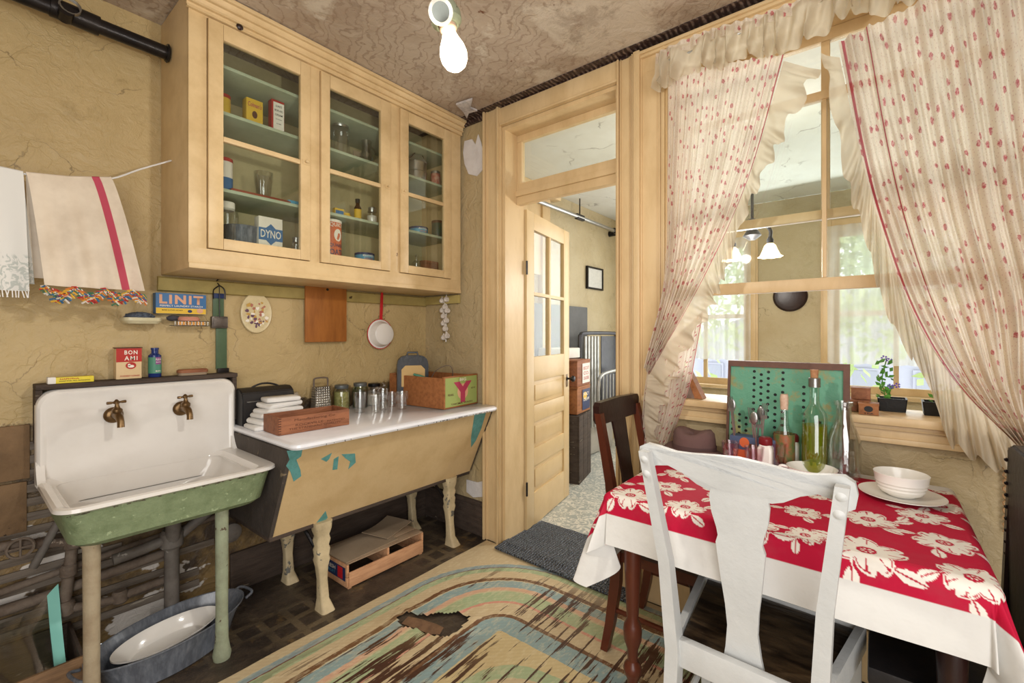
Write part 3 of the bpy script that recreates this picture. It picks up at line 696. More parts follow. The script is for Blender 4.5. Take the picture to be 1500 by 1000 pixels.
text('DYNO', (xm, 2.28, Z1+.056), RX, UZ, (xe-xa)*.85, .032, whit, o, lift=.0016)
jar('small_jar', 'small clear jar at right end of the bottom shelf behind the left door', S(434, 0, 2.33), 2.33, Z1, .022, .07, tumb, tin)
# middle door
jar('glass_jar', 'lidded glass jar on the upper shelf behind the middle door', S(499, 0, 2.36), 2.36, Z3, .047, .16, tumb, tin, neck=.8)
o = thing('glass_pitcher', 'small clear glass pitcher on the upper shelf behind the middle door', 'pitcher', (S(537, 0, 2.35), 2.35, Z3)); px_ = S(537, 0, 2.35)
b = B(); lathe(b, [(.03, 0), (.034, .01), (.036, .04), (.024, .085), (.028, .12), (.026, .12), (.022, .085), (.033, .04), (.001, .01)], (px_, 2.35, Z3)); build(b, 'body', tumb, o)
b = B(); tube(b, arc((px_+.026, 2.35, Z3+.1), (px_+.08, 2.35, Z3+.09), (px_+.034, 2.35, Z3+.03)), .005); build(b, 'handle', tumb, o)
xa = S(519, 0, 2.40); b = B(); bx(b, xa, xa+.05, 2.41, 2.414, Z3, Z3+.08); tag(build(b, 'plain_card', card), 'buff card standing between jar and pitcher in the cupboard', 'card')
xa = S(488, 0, 2.32); o = carton('tiny_carton', 'tiny blue and yellow carton on the shelf behind the middle door', 'carton', xa, xa+.055, 2.30, Z2, .035, .03, yel)
b = B(); quad(b, (xa+.027, 2.30, Z2+.016), RX, UZ, .048, .02); build(b, 'label', blu, o)
b = B(); lathe(b, [(.024, 0), (.024, .012), (.018, .014), (.018, .022), (.001, .023)], (S(508, 0, 2.31), 2.31, Z2)); tag(build(b, 'round_tin', yel), 'low round yellow tin beside the tiny carton in the cupboard', 'tin')
xx = S(524, 0, 2.33); o = thing('flavour_bottle', 'dark bottle with yellow label behind the middle cupboard door', 'bottle', (xx, 2.33, Z2))
b = B(); lathe(b, [(.018, 0), (.02, .004), (.02, .062), (.011, .075), (.011, .085)], (xx, 2.33, Z2)); build(b, 'body', paint('brown_glass', '3a2416', .1, None, bump=0), o)
b = B(); lathe(b, [(.012, .085), (.013, .088), (.013, .102), (.001, .103)], (xx, 2.33, Z2)); build(b, 'cap', blk, o)
b = B(); lathe(b, [(.0206, .015), (.0206, .055)], (xx, 2.33, Z2), cap0=False, cap1=False); build(b, 'label', yel, o)
jar('spice_jar', 'round glass jar of white powder behind the middle cupboard door', S(545, 0, 2.33), 2.33, Z2, .03, .08, tumb, tin, .5, whit, neck=.75)
xo = S(486, 0, 2.31); o = tincan('oats_canister', 'orange and white round oats canister on the bottom cupboard shelf', xo, 2.32, Z1, .055, .17, org, whit, 'canister')
def curved(o, tx, cx, cy, r, z, w_, h_, m, face=-pi/2, lift=.001):
    t_ = text(tx, (0, 0, 0), RX, UZ, w_, h_, m, None); me_ = t_.data; off = t_.location.copy()
    pi_ = PM[o].inverted()
    for v in me_.vertices:
        p = v.co+off; a = face+p.x/r; v.co = pi_ @ Vector((cx+(r+lift)*cos(a), cy+(r+lift)*sin(a), z+p.z))
    t_.location = (0, 0, 0); t_.parent = o; PM[t_] = PM[o]
for tx, dz, h_, m in (('QUICK', .145, .02, whit), ('QUAKER', .052, .018, nav), ('OATS', .022, .026, nav)): curved(o, tx, xo, 2.32, .055, Z1+dz, .085, h_, m, -pi/2+.15)
b = B(); n_ = 20; cen = -pi/2+.2
b.faces.new([b.verts.new((xo+.0565*cos(cen+.42*cos(2*pi*i/n_)), 2.32+.0565*sin(cen+.42*cos(2*pi*i/n_)), Z1+.1+.028*sin(2*pi*i/n_))) for i in range(n_)]); build(b, 'round_emblem', whit, o)
def flat_tin(label, x, y, z, r=.055, h=.05):
    o = tincan('coffee_tin', label, x, y, z, r, h, bluT, nav); 
    curved(o, 'MAXWELL', x, y, r, z+.033, .07, .012, whit, -pi/2-.1); curved(o, 'HOUSE', x, y, r, z+.016, .05, .01, org, -pi/2-.1); return o
flat_tin('low blue coffee tin at bottom right behind the middle cupboard door', S(534, 0, 2.32), 2.32, Z1)
# right door
xx = S(610, 0, 2.36); o = thing('milk_can', 'tall lidded tin can with wire handle behind the right cupboard door', 'can', (xx, 2.36, Z3))
b = B(); lathe(b, [(.058, 0), (.062, .004), (.062, .055), (.065, .058), (.062, .061), (.062, .105), (.067, .108), (.05, .125), (.04, .14), (.001, .142)], (xx, 2.36, Z3), 32); build(b, 'body', tin, o)
b = B(); tube(b, arc((xx-.065, 2.36, Z3+.1), (xx, 2.3, Z3+.22), (xx+.065, 2.36, Z3+.1)), .003, 6); build(b, 'handle', steelk, o)
o = tincan('food_can', 'small red and white can beside the tall tin in the cupboard', S(638, 0, 2.33), 2.33, Z3, .032, .085, paint('red_can_print', 'a85a4c', .5, 'd8c0a8', .7, 40), tin, 'can')
flat_tin('low blue coffee tin on the shelf behind the right cupboard door', S(613, 0, 2.33), 2.33, Z2, .06, .045)
o = tincan('green_canister', 'dark green and red canister at right end of the cupboard shelf', S(641, 0, 2.36), 2.36, Z2, .04, .10, paint('dark_green_print', '35503c', .4, '7a3a34', .6, 14), brn, 'canister')
xx = S(610, 0, 2.32); o = thing('scent_bottle', 'small clear round-shouldered bottle at bottom of the right cupboard', 'bottle', (xx, 2.32, Z1))
b = B(); lathe(b, [(.025, 0), (.03, .01), (.03, .035), (.012, .05), (.009, .075), (.012, .078)], (xx, 2.32, Z1)); build(b, 'body', tumb, o)
b = B(); lathe(b, [(.008, .07), (.008, .085), (.001, .086)], (xx, 2.32, Z1)); build(b, 'stopper', tumb, o)
xa = S(624, 0, 2.33); b = B(); bx(b, xa, xa+.12, 2.34, 2.40, Z1, Z1+.065, .004); tag(build(b, 'recipe_box', boxW), 'plain reddish brown box at bottom right of the cupboard', 'box')

for o in list(C.objects):                              # grown to their real heights
    l = o.location
    if o.parent is None and 'category' in o and .64 < l.x < 2.12 and 2.24 < l.y < 2.46 and 1.70 < l.z < 2.6 and o is not cab and not o.name.startswith('tumbler'):
        k = 1.18 if l.z < 1.8 else 1.28
        if o.name.startswith(('flat_box', 'coffee_tin', 'small_tin')): k = 1.0
        o.scale = (1.1 if o.name[:5] in ('glass', 'milk_') else 1.0, 1.0, k)
# ================================================================== BLACK PIPE, CLOTHES LINE, TOWELS
pp = thing('gas_pipe', 'black iron pipe with valve running along the wall into the cupboard', 'pipe', (.2, 2.45, 2.54))
b = B(); tube(b, [(-1.2, 2.45, 2.575), (.613, 2.45, 2.57)], .029, 16); build(b, 'pipe_run', steelk, pp)
b = B(); tube(b, [(.24, 2.45, 2.575), (.38, 2.45, 2.57)], .037, 16); tube(b, [(.28, 2.45, 2.55), (.28, 2.40, 2.56)], .024, 14); build(b, 'valve', steelk, pp)
b = B()
for k in range(3): tube(b, [Vector((.29+.03*cos(a), 2.40+.006*k, 2.58+.028*sin(a))) for a in [2*pi*i/14 for i in range(15)]], .003, 5)
build(b, 'wire_loop', chrome, pp)
b = B(); lathe(b, [(.036, 0), (.04, .006), (.03, .012)], (.601, 2.45, 2.57), 16, Matrix.Rotation(pi/2, 3, 'Y')); build(b, 'collar', steelk, pp)
line = [Vector(p) for p in ((.613, 2.42, 2.09), (.50, 2.40, 2.015), (.40, 2.385, 1.945), (.28, 2.38, 1.915), (.17, 2.375, 1.90), (.0, 2.37, 1.905), (-.5, 2.36, 1.99))]
b = B(); tube(b, cat(line, 4), .0035, 6); o = build(b, 'clothes_line', linen); tag(o, 'white cord strung from cupboard side towards the left', 'cord')
def towel(x0t, x1t, x0b, x1b, ztop, zbot, name, label, mat, n=40, back=True, folds=3):
    o = thing(name, label, 'towel', ((x0b+x1b)/2, 2.37, zbot))
    def lz(x):
        for p, q in zip(line, line[1:]):
            if q.x <= x <= p.x: return p.lerp(q, (x-p.x)/(q.x-p.x))
        return line[3]
    def fn(s, t):
        xt = x0t+(x1t-x0t)*s; p = lz(xt); xb_ = x0b+(x1b-x0b)*s
        zz = p.z+.004-(p.z-zbot)*t; xx_ = xt+(xb_-xt)*t**.8
        return (xx_, p.y-.006-.012*t*(1+sin(s*pi*2*folds+1))-.01*t, zz), (s, t)
    surf(fn, n, 24, 'front_cloth', mat, o)
    def fb(s, t):
        xt = x0t+(x1t-x0t)*s; p = lz(xt); 
        return (xt+.03*t*(1 if s > .5 else .3), p.y+.006+.012*t, p.z+.004-(p.z-zbot)*t*.93), (s, t)
    surf(fb, n, 12, 'back_cloth', mat, o)
    def fr(s, t):
        a = pi*t; xt = x0t+(x1t-x0t)*s; p = lz(xt); return (xt, p.y-.006*cos(a), p.z+.004+.005*sin(a)), (s, t)
    surf(fr, n, 4, 'fold', mat, o)
    return o
tm = NT('cream_linen_red_stripe'); st_ = tm.N('SeparateXYZ', {0: tm.N('UVMap', {}, uv_map='st').outputs[0]}).outputs[0]
tm.col(tm.mix(tm.step(tm.math('ABSOLUTE', tm.math('SUBTRACT', st_, .80)), .052, .047), tm.mix(tm.step(tm.noise(8), .4, .7), C3('ded0bc'), C3('cbbba6')), C3('b8485c'))); tm.b.inputs['Roughness'].default_value = .9; tm.bump(tm.noise(60), .15, .004)
tw2 = towel(.172, .405, .215, .505, 1.9, 1.50, 'striped_towel', 'cream towel with red stripe and multicoloured crochet edge on line', tm.m)
random.seed(2)
cols = [paint('crochet_'+n, h, .8) for n, h in (('yellow', 'e0b040'), ('red', 'b83a34'), ('blue', '3f6f96'), ('green', '4e7a5a'), ('white', 'e0d8cc'), ('orange', 'd07a3a'))]
for ci in range(6):
    b = B()
    for k in range(46):
        s = (k+ci/6)/46; x = .215+.29*s; y_ = 2.36+(.008*sin(s*20)); sc = abs(sin(s*pi*3.5)); zb = 1.503-random.uniform(0, .015)-.035*sc*random.random()-.012*sc
        a = random.uniform(-.9, .9)
        tube(b, [(x-.012*cos(a), y_-.004, zb-.006*sin(a)), (x, y_-.012, zb+.004), (x+.012*cos(a), y_-.004, zb+.006*sin(a)-.006)], .0034, 5)
    stuff(build(b, 'crochet_edge', cols[ci], tw2))
dm = NT('white_damask'); dm.col(dm.mix(dm.math('MULTIPLY', dm.step(dm.noise(34, None, 3, .5, 2), .48, .54), dm.step(dm.xyz()[2], 1.61, 1.60)), C3('dcdad4'), C3('b8bcb6'))); dm.b.inputs['Roughness'].default_value = .85
tw3 = towel(-.06, .165, -.06, .178, 1.9, 1.475, 'damask_towel', 'white damask towel with fringe on the line, at left edge', dm.m, folds=2)
b = B()
for k in range(30): x = -.05+.226*k/29; tube(b, [(x, 2.345, 1.48), (x+random.uniform(-.006, .006), 2.343, 1.455)], .002, 4)
stuff(build(b, 'fringe', linen, tw3))

# ================================================================== SINK WALL SMALL THINGS
o = thing('starch_box', 'blue and yellow laundry starch box hung on wall above soap dishes', 'box', (.684, 2.565, 1.418))
b = B(); bx(b, .585, .783, 2.54, 2.588, 1.42, 1.515, .001); build(b, 'box', blu, o)
b = B(); quad(b, (.684, 2.54, 1.434), RX, UZ, .196, .026); build(b, 'yellow_band', yel, o)
text('LINIT', (.684, 2.54, 1.487), RX, UZ, .172, .042, pinkp, o, bold=.04, sp=.22); text('PERFECT LAUNDRY STARCH', (.684, 2.54, 1.457), RX, UZ, .168, .008, whit, o); text('MAKES CLOTHES LIKE NEW', (.648, 2.54, 1.437), RX, UZ, .08, .005, blk, o, lift=.001)
b = B(); disc(b, (.716, 2.54, 1.434), RX, UZ, .009, .007, .001); build(b, 'emblem', nav, o)
b = B(); disc(b, (.757, 2.54, 1.437), RX, UZ, .013, .012, .001); build(b, 'emblem', pinkp, o)
o = thing('soap_dish', 'cream enamel soap dish on wall', 'soap dish', (.53, 2.53, 1.37))
b = B(); loft(b, [rrect(.475, .585, 2.485, 2.585, .02, 1.372), rrect(.463, .597, 2.475, 2.588, .028, 1.385), rrect(.463, .597, 2.475, 2.588, .028, 1.398), rrect(.468, .592, 2.48, 2.584, .025, 1.398), rrect(.478, .582, 2.49, 2.58, .02, 1.382)]); build(b, 'dish', paint('dish_cream', 'cfc6a4', .3, 'a89c74', .4, 10), o)
b = B(); bmesh.ops.create_icosphere(b, subdivisions=4, radius=1)
for v in b.verts:
    n = noise.noise(v.co*9)*.12+noise.noise(v.co*22)*.1; v.co = Vector((.527+v.co.x*.052*(1+n), 2.53+v.co.y*.035*(1+n), 1.402+v.co.z*.022*(1+n)))
tag(build(b, 'scouring_pad', paint('blue_grey_wool', '6a7484', .7, '23262e', .8, 90, metal=.4, bump=.8, bs=200)), 'blue-grey wire scouring pad on the cream soap dish', 'scourer')
o = thing('wire_soap_rack', 'wire rack with slatted front holding soap beside cream dish', 'soap rack', (.71, 2.53, 1.36))
b = B()
for x in [.645+.013*k for k in range(11)]: tube(b, [(x, 2.49, 1.385), (x, 2.488, 1.366), (x, 2.58, 1.366)], .0016, 5)
for z, y_ in ((1.386, 2.49), (1.366, 2.488), (1.366, 2.54)): tube(b, [(.64, y_, z), (.785, y_, z)], .002, 5)
build(b, 'wire_frame', chrome, o)
for k in range(6):
    b = B(); x = .663+k*.0185; bx(b, x-.007, x+.007, 2.492, 2.495, 1.368, 1.386); build(b, 'slat', paint('orange_slat', 'dd9a4a', .5) if k == 0 else MATS['orange_slat'], o)
b = B(); loft(b, [rrect(.665, .745, 2.495, 2.55, .02, 1.388), rrect(.66, .75, 2.492, 2.553, .024, 1.398), rrect(.668, .742, 2.498, 2.548, .02, 1.407)]); tag(build(b, 'soap_bar', paint('pink_soap', 'c98a74', .5)), 'worn pink bar of soap in the wire rack', 'soap')
b = B(); bmesh.ops.create_icosphere(b, subdivisions=3, radius=1)
for v in b.verts: n = noise.noise(v.co*4)*.25; v.co = Vector((.648+v.co.x*.026*(1+n), 2.53+v.co.y*.02, 1.40+v.co.z*.014*(1+n)))
tag(build(b, 'damp_rag', paint('dark_grey_rag', '45424a', .9)), 'small dark grey rag on left end of the wire rack', 'rag')
# hanging strop
o = thing('razor_strop', 'green and black leather strop hanging from hook by the starch box', 'strop', (.85, 2.57, 1.13))
b = B(); tube(b, cat([(.845, 2.575, 1.60), (.835, 2.565, 1.585), (.845, 2.56, 1.57), (.83, 2.56, 1.555), (.82, 2.56, 1.54), (.82, 2.56, 1.50)], 5), .003, 6); tube(b, cat([(.845, 2.56, 1.57), (.865, 2.56, 1.555), (.872, 2.56, 1.53), (.872, 2.56, 1.5)], 5), .003, 6); tube(b, [(.846, 2.56, 1.57), (.846, 2.556, 1.41)], .002, 6); build(b, 'wire_hook', steelk, o)
stg = paint('green_leather', '4e6448', .45, '30402e', .5, 8)
b = B(); bx(b, .822, .872, 2.572, 2.582, 1.40, 1.54, .003); bx(b, .836, .886, 2.574, 2.582, 1.15, 1.40, .003); build(b, 'leather_strap', stg, o)
b = B(); bx(b, .822, .872, 2.568, 2.574, 1.505, 1.535, .002); build(b, 'dark_band', nav, o)
b = B(); bx(b, .813, .886, 2.558, 2.586, 1.355, 1.415, .006); bx(b, .82, .879, 2.553, 2.56, 1.362, 1.408, .004); build(b, 'buckle', paint('pewter', '6a625c', .4, '3c3632', .6, 30, metal=.7), o)
b = B(); bx(b, .84, .892, 2.56, 2.586, 1.118, 1.155, .004); build(b, 'end_clip', steelk, o)
# oval plaque
o = thing('oval_plaque', 'oval cream wall plaque with painted fruit and flowers', 'plaque', (1.025, 2.58, 1.33))
oc = (1.025, 2.57, 1.438)
b = B(); M_ = Matrix.Rotation(pi/2, 3, 'X')
loft(b, [[Vector((oc[0]+rx*cos(a), y_, oc[2]+rz*sin(a))) for a in [2*pi*i/36 for i in range(36)]] for rx, rz, y_ in ((.074, .102, 2.587), (.078, .107, 2.575), (.076, .105, 2.569), (.068, .096, 2.572))]); build(b, 'disc', paint('aged_ivory', 'd9c9a0', .25, 'b09a68', .4, 14), o)
random.seed(8)
fm = [brn, paint('faded_rose', 'b0705c', .4), paint('plum', '6a4a5c', .4), paint('olive', '6c7348', .4), whit, paint('ochre', 'c29a4c', .4)]
for k in range(64):
    a = random.uniform(0, 2*pi); rr = random.uniform(.02, 1)**.55*.95; b = B(); q = Vector((oc[0]+.062*rr*cos(a), 2.570, oc[2]-.012+.078*rr*sin(a)))
    bmesh.ops.create_icosphere(b, subdivisions=1, radius=1, matrix=Matrix.Translation(q) @ Matrix.Diagonal((random.uniform(.006, .014), .003, random.uniform(.006, .013), 1))); build(b, 'relief_flower', fm[k % 6] if k % 3 else MATS['aged_ivory'], o)
b = B(); lathe(b, [(.001, 0), (.024, 0), (.03, .02), (.028, .022), (.018, .01)], (oc[0]+.0, 2.566, oc[2]-.02), 16); 
b.transform(Matrix.Translation((0, 0, 0))); b.free()
b = B(); tube(b, [(1.025, 2.58, 1.545), (1.0255, 2.582, 1.575)], .001, 4); tube(b, [(1.02, 2.565, 1.565), (1.035, 2.562, 1.585)], .0015, 4); build(b, 'hanging_thread', steelk, o)
# cutting board and pan, garlic
b = B(); bx(b, 1.275, 1.535, 2.541, 2.557, 1.278, 1.612, .006); o = build(b, 'cutting_board', boardW); tag(o, 'plain brown wooden cutting board hanging flat under the cupboard', 'board')
b = B(); lathe(b, [(.008, 0), (.008, .004)], (1.408, 2.5435, 1.59), 12, Matrix.Rotation(pi/2, 3, 'X')); build(b, 'hole', blk, o)
o = thing('enamel_pan', 'white enamel saucepan with red handle hanging on wall', 'pan', (1.79, 2.55, 1.24))
b = B(); RY = Matrix.Rotation(pi/2, 3, 'X'); lathe(b, [(.001, .055), (.062, .055), (.07, .05), (.085, .006), (.096, .002), (.097, -.001), (.086, .0)], (1.79, 2.563, 1.325), 40, RY); build(b, 'bowl', enamel, o)
b = B(); tube(b, [Vector((1.79+.097*cos(a), 2.562, 1.325+.097*sin(a))) for a in [2*pi*i/40 for i in range(41)]], .0028, 6); build(b, 'red_rim', redEn, o)
b = B(); pr = [(1.779, 1.42), (1.801, 1.42), (1.808, 1.59), (1.804, 1.602), (1.792, 1.602), (1.788, 1.59)]; prism(b, pr, 'y', 2.552, 2.558, .002); build(b, 'handle', redEn, o)
o = thing('garlic_string', 'string of white garlic bulbs hanging in the corner', 'garlic', (XW-.03, 2.35, 1.25))
b = B(); tube(b, [(XW-.02, 2.345, 1.60), (XW-.022, 2.348, 1.27)], .004, 6); build(b, 'string', linen, o)
gm = paint('garlic_skin', 'd8cfc4', .5, 'a8988c', .5, 30)
for k, (dy, z) in enumerate(((.028, 1.558), (-.016, 1.565), (.0, 1.513), (.026, 1.49), (-.022, 1.487), (.014, 1.45), (-.012, 1.418), (.014, 1.40), (-.002, 1.362), (-.02, 1.312), (.012, 1.30))):
    b = B(); rings = []
    for rr, zz in ((.004, -.019), (.016, -.014), (.021, 0), (.016, .012), (.006, .02), (.003, .03)): rings.append([(XW-.035+rr*(1+.12*cos(6*a))*cos(a), 2.345+dy+rr*(1+.12*cos(6*a))*sin(a), z+zz) for a in [2*pi*i/24 for i in range(24)]])
    loft(b, rings); build(b, 'bulb', gm, o)

# shelf board behind the sink and what stands on it
o = thing('sink_shelf', 'old dark wooden shelf board along the sink back', 'shelf', (.55, 2.54, 1.0))
b = B(); bx(b, .205, .905, 2.49, YW-.002, 1.112, 1.132, .003); build(b, 'top_board', oldW, o)
b = B(); bx(b, .205, .225, 2.5, YW-.003, .9, 1.112, .003); build(b, 'bracket', oldW, o)
b = B(); bx(b, .885, .905, 2.5, YW-.003, .9, 1.112, .003); build(b, 'bracket', oldW, o)
SZ = 1.1325
o = thing('cleanser_tin', 'red and cream cleanser tin reading BON AMI on the sink shelf', 'tin', (.487, 2.54, SZ))
b = B(); bx(b, .443, .531, 2.515, 2.565, SZ, SZ+.132, .004); build(b, 'tin', paint('cream_print', 'd8bc90', .5), o)
b = B(); quad(b, (.487, 2.515, SZ+.103), RX, UZ, .086, .058); build(b, 'red_top', red, o)
text('BON', (.493, 2.515, SZ+.115), RX, UZ, .044, .018, whit, o, lift=.001, bold=.02, sp=.2); text('AMI', (.493, 2.515, SZ+.09), RX, UZ, .044, .018, whit, o, lift=.001, bold=.015, sp=.3)
b = B(); disc(b, (.493, 2.515, SZ+.058), RX, UZ, .018, .015); build(b, 'red_oval', red, o)
b = B(); disc(b, (.493, 2.515, SZ+.055), RX, UZ, .011, .006, .001); disc(b, (.487, 2.515, SZ+.061), RX, UZ, .005, .005, .001); build(b, 'chick_emblem', whit, o)
text('POWDERED CLEANSER', (.49, 2.515, SZ+.014), RX, UZ, .066, .006, red, o, lift=.001)
b = B(); bx(b, .441, .533, 2.513, 2.567, SZ+.132, SZ+.137, .001); build(b, 'lid', brn, o)
o = thing('blue_bottle', 'small cobalt blue bottle with green label on sink shelf', 'bottle', (.583, 2.545, SZ))
b = B(); lathe(b, [(.022, 0), (.024, .003), (.024, .098), (.013, .108), (.013, .122), (.015, .124), (.015, .132), (.001, .132)], (.583, 2.545, SZ)); build(b, 'glass', paint('cobalt_glass', '24356e', .1, None, bump=0), o)
b = B(); lathe(b, [(.0246, .018), (.0246, .09)], (.583, 2.545, SZ), cap0=False, cap1=False); build(b, 'label', grn, o)
b = B(); a0 = -pi/2-.1; vv = [[b.verts.new((.583+.0251*cos(a0+i*.12), 2.545+.0251*sin(a0+i*.12), SZ+z)) for i in range(9)] for z in (.058, .09)]
for i in range(8): b.faces.new((vv[0][i], vv[0][i+1], vv[1][i+1], vv[1][i]))
build(b, 'purple_panel', purp, o); curved(o, 'FLEUR', .583, 2.545, .0255, SZ+.08, .022, .008, whit, a0+.45); curved(o, 'BLANC', .583, 2.545, .0255, SZ+.068, .02, .005, whit, a0+.45); curved(o, 'BLEU', .583, 2.545, .025, SZ+.028, .02, .006, whit, a0+.4)
o = thing('yellow_soap_carton', 'flat yellow carton with red print on the sink shelf', 'carton', (.31, 2.52, SZ))
b = B(); bx(b, .255, .372, 2.50, 2.54, SZ, SZ+.024, .002); build(b, 'box', paint('yellow_card', 'e0cc3c', .5), o)
b = B(); bx(b, .238, .262, 2.499, 2.541, SZ-.0003, SZ+.026, .003); build(b, 'paper_end', paper, o)
text('NAPHTHA', (.30, 2.50, SZ+.017), RX, UZ, .055, .006, red, o); text('SOAP FOR ALL WASHING', (.315, 2.50, SZ+.009), RX, UZ, .09, .004, blk, o)
o = thing('nail_brush', 'small reddish brown wooden scrubbing brush on sink shelf', 'brush', (.725, 2.54, SZ))
b = B(); loft(b, [rrect(.668, .784, 2.515, 2.56, .02, SZ), rrect(.668, .784, 2.515, 2.56, .02, SZ+.012)]); build(b, 'bristle_block', card, o)
b = B(); loft(b, [rrect(.664, .788, 2.512, 2.563, .022, SZ+.012), rrect(.664, .788, 2.512, 2.563, .022, SZ+.024), rrect(.67, .782, 2.517, 2.558, .018, SZ+.028)]); build(b, 'back', redw if False else boxW, o)

# ================================================================== SINK
sk = thing('enamel_sink', 'white enamel wall sink with green underside on two pipe legs', 'sink', (.54, 2.3, 0))
x0, x1, yb, yf = .205, .895, 2.485, 2.0
b = B(); n = 8; pts = []
for cx, cz, a0, r in ((x1-.06, 1.05, 0, .06), (x0+.06, 1.05, pi/2, .06)):
    for i in range(n+1): a = a0+pi/2*i/n; pts.append((cx+r*cos(a), cz+r*sin(a)))
pts = [(x1-.045, .66), (x1, .745)]+pts+[(x0, .745), (x0+.045, .66)]
def shr(p, k): return (p[0]+(k if p[0] < .55 else -k), p[1]-(k if p[1] > .9 else 0))
loft(b, [[(p[0], y_, p[1]) for p in [shr(q, k) for q in pts]] for k, y_ in ((0, 2.53), (0, 2.50), (.004, 2.488), (.012, 2.482), (.022, 2.484), (.03, 2.49))]); build(b, 'splashback', enamel, sk)
b = B(); RZ = .762
def rr_(k, z, r, fz=0):
    o_ = rrect(x0+k, x1-.03-k if k > .02 else x1-k, yf+k, 2.50 if k < .04 else 2.488, r, z, 6); return [(p[0], p[1], p[2]+(p[1]-yf)*.0) for p in o_]
rings = [rr_(.05, .742, .05), rr_(.012, .745, .06), rr_(.0, .752, .065), rr_(.002, .764, .062), rr_(.012, .768, .058), rr_(.03, .762, .05), rr_(.045, .74, .05), rr_(.055, .70, .06), rr_(.075, .655, .07), rr_(.12, .638, .08), rr_(.18, .633, .06)]
loft(b, rings, cap0=False); build(b, 'basin', enamel, sk)
# side cheeks curving from splashback down to the rim
for sx, xx in ((1, x0), (-1, x1)):
    b = B(); prof = []
    for i in range(13):
        a = pi/2*i/12; prof.append((2.485-.17*(1-sin(a))**1.0*1.0 if False else 2.485-.16*(1-cos(pi/2-a))**1.3, .765+.16*(1-sin(a+0) if False else (1-cos(a))**1.3)))
    pts2 = [(2.50, .75)]+[(2.41+.08*(i/12), .76+.08*(i/12)**2.6) for i in range(13)]+[(2.50, .845)]
    prism(b, pts2, 'x', xx, xx+sx*.024, .004); build(b, 'cheek', enamel, sk)
b = B(); g = [rrect(x0+.06, x1-.06, yf+.05, 2.51, .07, .615, 6), rrect(x0+.04, x1-.045, yf+.03, 2.525, .07, .632, 6), rrect(x0+.028, x1-.033, yf+.02, 2.53, .06, .70, 6), rrect(x0+.02, x1-.025, yf+.012, 2.535, .05, .746, 6)]
loft(b, g, cap1=False); build(b, 'green_underside', greenp, sk)
for lx, ly, m in ((.305, 2.09, legp), (.70, 2.09, leggr)):
    b = B(); lathe(b, [(.030, 0), (.034, .02), (.028, .05), (.024, .08), (.022, .2), (.0235, .5), (.024, .60), (.03, .615), (.034, .63)], (lx, ly, 0), 16); build(b, 'leg', m, sk)
for fx, fz, rz in ((.43, .989, .25), (.667, .986, .35)):
    b = B(); Q = Matrix.Rotation(pi/2, 3, 'X')
    lathe(b, [(.001, .012), (.02, .012), (.03, .006), (.033, 0)], (fx, 2.484, fz), 24, Q); tap = build(b, 'tap', brass, sk)
    b = B(); tube(b, [(fx, 2.48, fz), (fx, 2.44, fz+.005), (fx+.002, 2.425, fz+.006), (fx+.004, 2.40, fz-.002), (fx+.006, 2.388, fz-.02), (fx+.006, 2.386, fz-.04)], [.013, .014, .017, .014, .012, .0125], 14); lathe(b, [(.014, 0), (.018, .01), (.018, .02), (.010, .028), (.007, .04), (.007, .052)], (fx+.002, 2.43, fz+.008), 16); build(b, 'spout', brass, tap)
    b = B(); a = rz; dx, dy = cos(a)*.032, sin(a)*.032; zt = fz+.058
    tube(b, [(fx-dx, 2.43-dy, zt), (fx-dx*.6, 2.43-dy*.6, zt), (fx-dx*.4, 2.43-dy*.4, zt), (fx, 2.43, zt), (fx+dx*.4, 2.43+dy*.4, zt), (fx+dx*.6, 2.43+dy*.6, zt), (fx+dx, 2.43+dy, zt)], [.006, .0055, .004, .008, .004, .0055, .006], 10); lathe(b, [(.009, -.006), (.01, .004), (.003, .012)], (fx, 2.43, zt), 12); build(b, 'cross_handle', brass, tap)

# ================================================================== LAUNDRY TUB
tb = thing('laundry_tub', 'cream painted laundry tub with white enamel lid and turned legs', 'tub', (1.53, 2.3, 0))
b = B(); rings = [rrect(.90, 2.165, 1.88, 2.575, .03, .842), rrect(.888, 2.178, 1.862, 2.58, .04, .845), rrect(.882, 2.184, 1.855, 2.582, .045, .855), rrect(.884, 2.182, 1.858, 2.582, .045, .866), rrect(.895, 2.172, 1.868, 2.58, .04, .872)]
loft(b, rings); build(b, 'enamel_lid', enamelb, tb)
tubp = paint('tub_cream_paint', 'd0b486', .5, 'a8844e', .4, 5, '5c7f78', .745, .2, 25, chips=6)
A = [Vector(p) for p in ((.905, 1.905, .842), (2.165, 1.905, .842), (2.165, 2.10, .42), (.905, 2.10, .42))]
b = B(); loft(b, [A, [p+Vector((0, .03, 0)) for p in A]]); build(b, 'front_panel', tubp, tb, flat=True)
random.seed(12)
blue_c = paint('blue_green_undercoat', '5f9a98', .6, '3f6f60', .6, 30)
def chipp(pts):
    P = []
    for (px, py) in pts:
        v = ray(px, py); nrm = (A[1]-A[0]).cross(A[3]-A[0]).normalized(); o_ = Vector((0, 0, H0)); t_ = (A[0]-o_).dot(nrm)/v.dot(nrm); P.append(o_+v*t_)
    nrm = Vector((0, -1, -.4)).normalized(); b_ = B(); loft(b_, [P, [p+nrm*.0012 for p in P]]); build(b_, 'flaked_patch', blue_c, tb, flat=True)
chipp([(420, 660), (443, 658), (441, 668), (434, 673), (440, 688), (441, 697), (430, 705), (425, 690), (419, 682), (424, 673)])
chipp([(470, 672), (486, 663), (482, 672), (478, 676)]); chipp([(489, 672), (496, 668), (494, 687), (487, 688)]); chipp([(500, 665), (520, 664), (521, 677), (510, 687), (513, 676), (506, 671)])
chipp([(695, 607), (713, 600), (705, 627), (697, 645), (690, 655), (690, 640)]); chipp([(460, 770), (477, 748), (480, 758), (472, 765)])
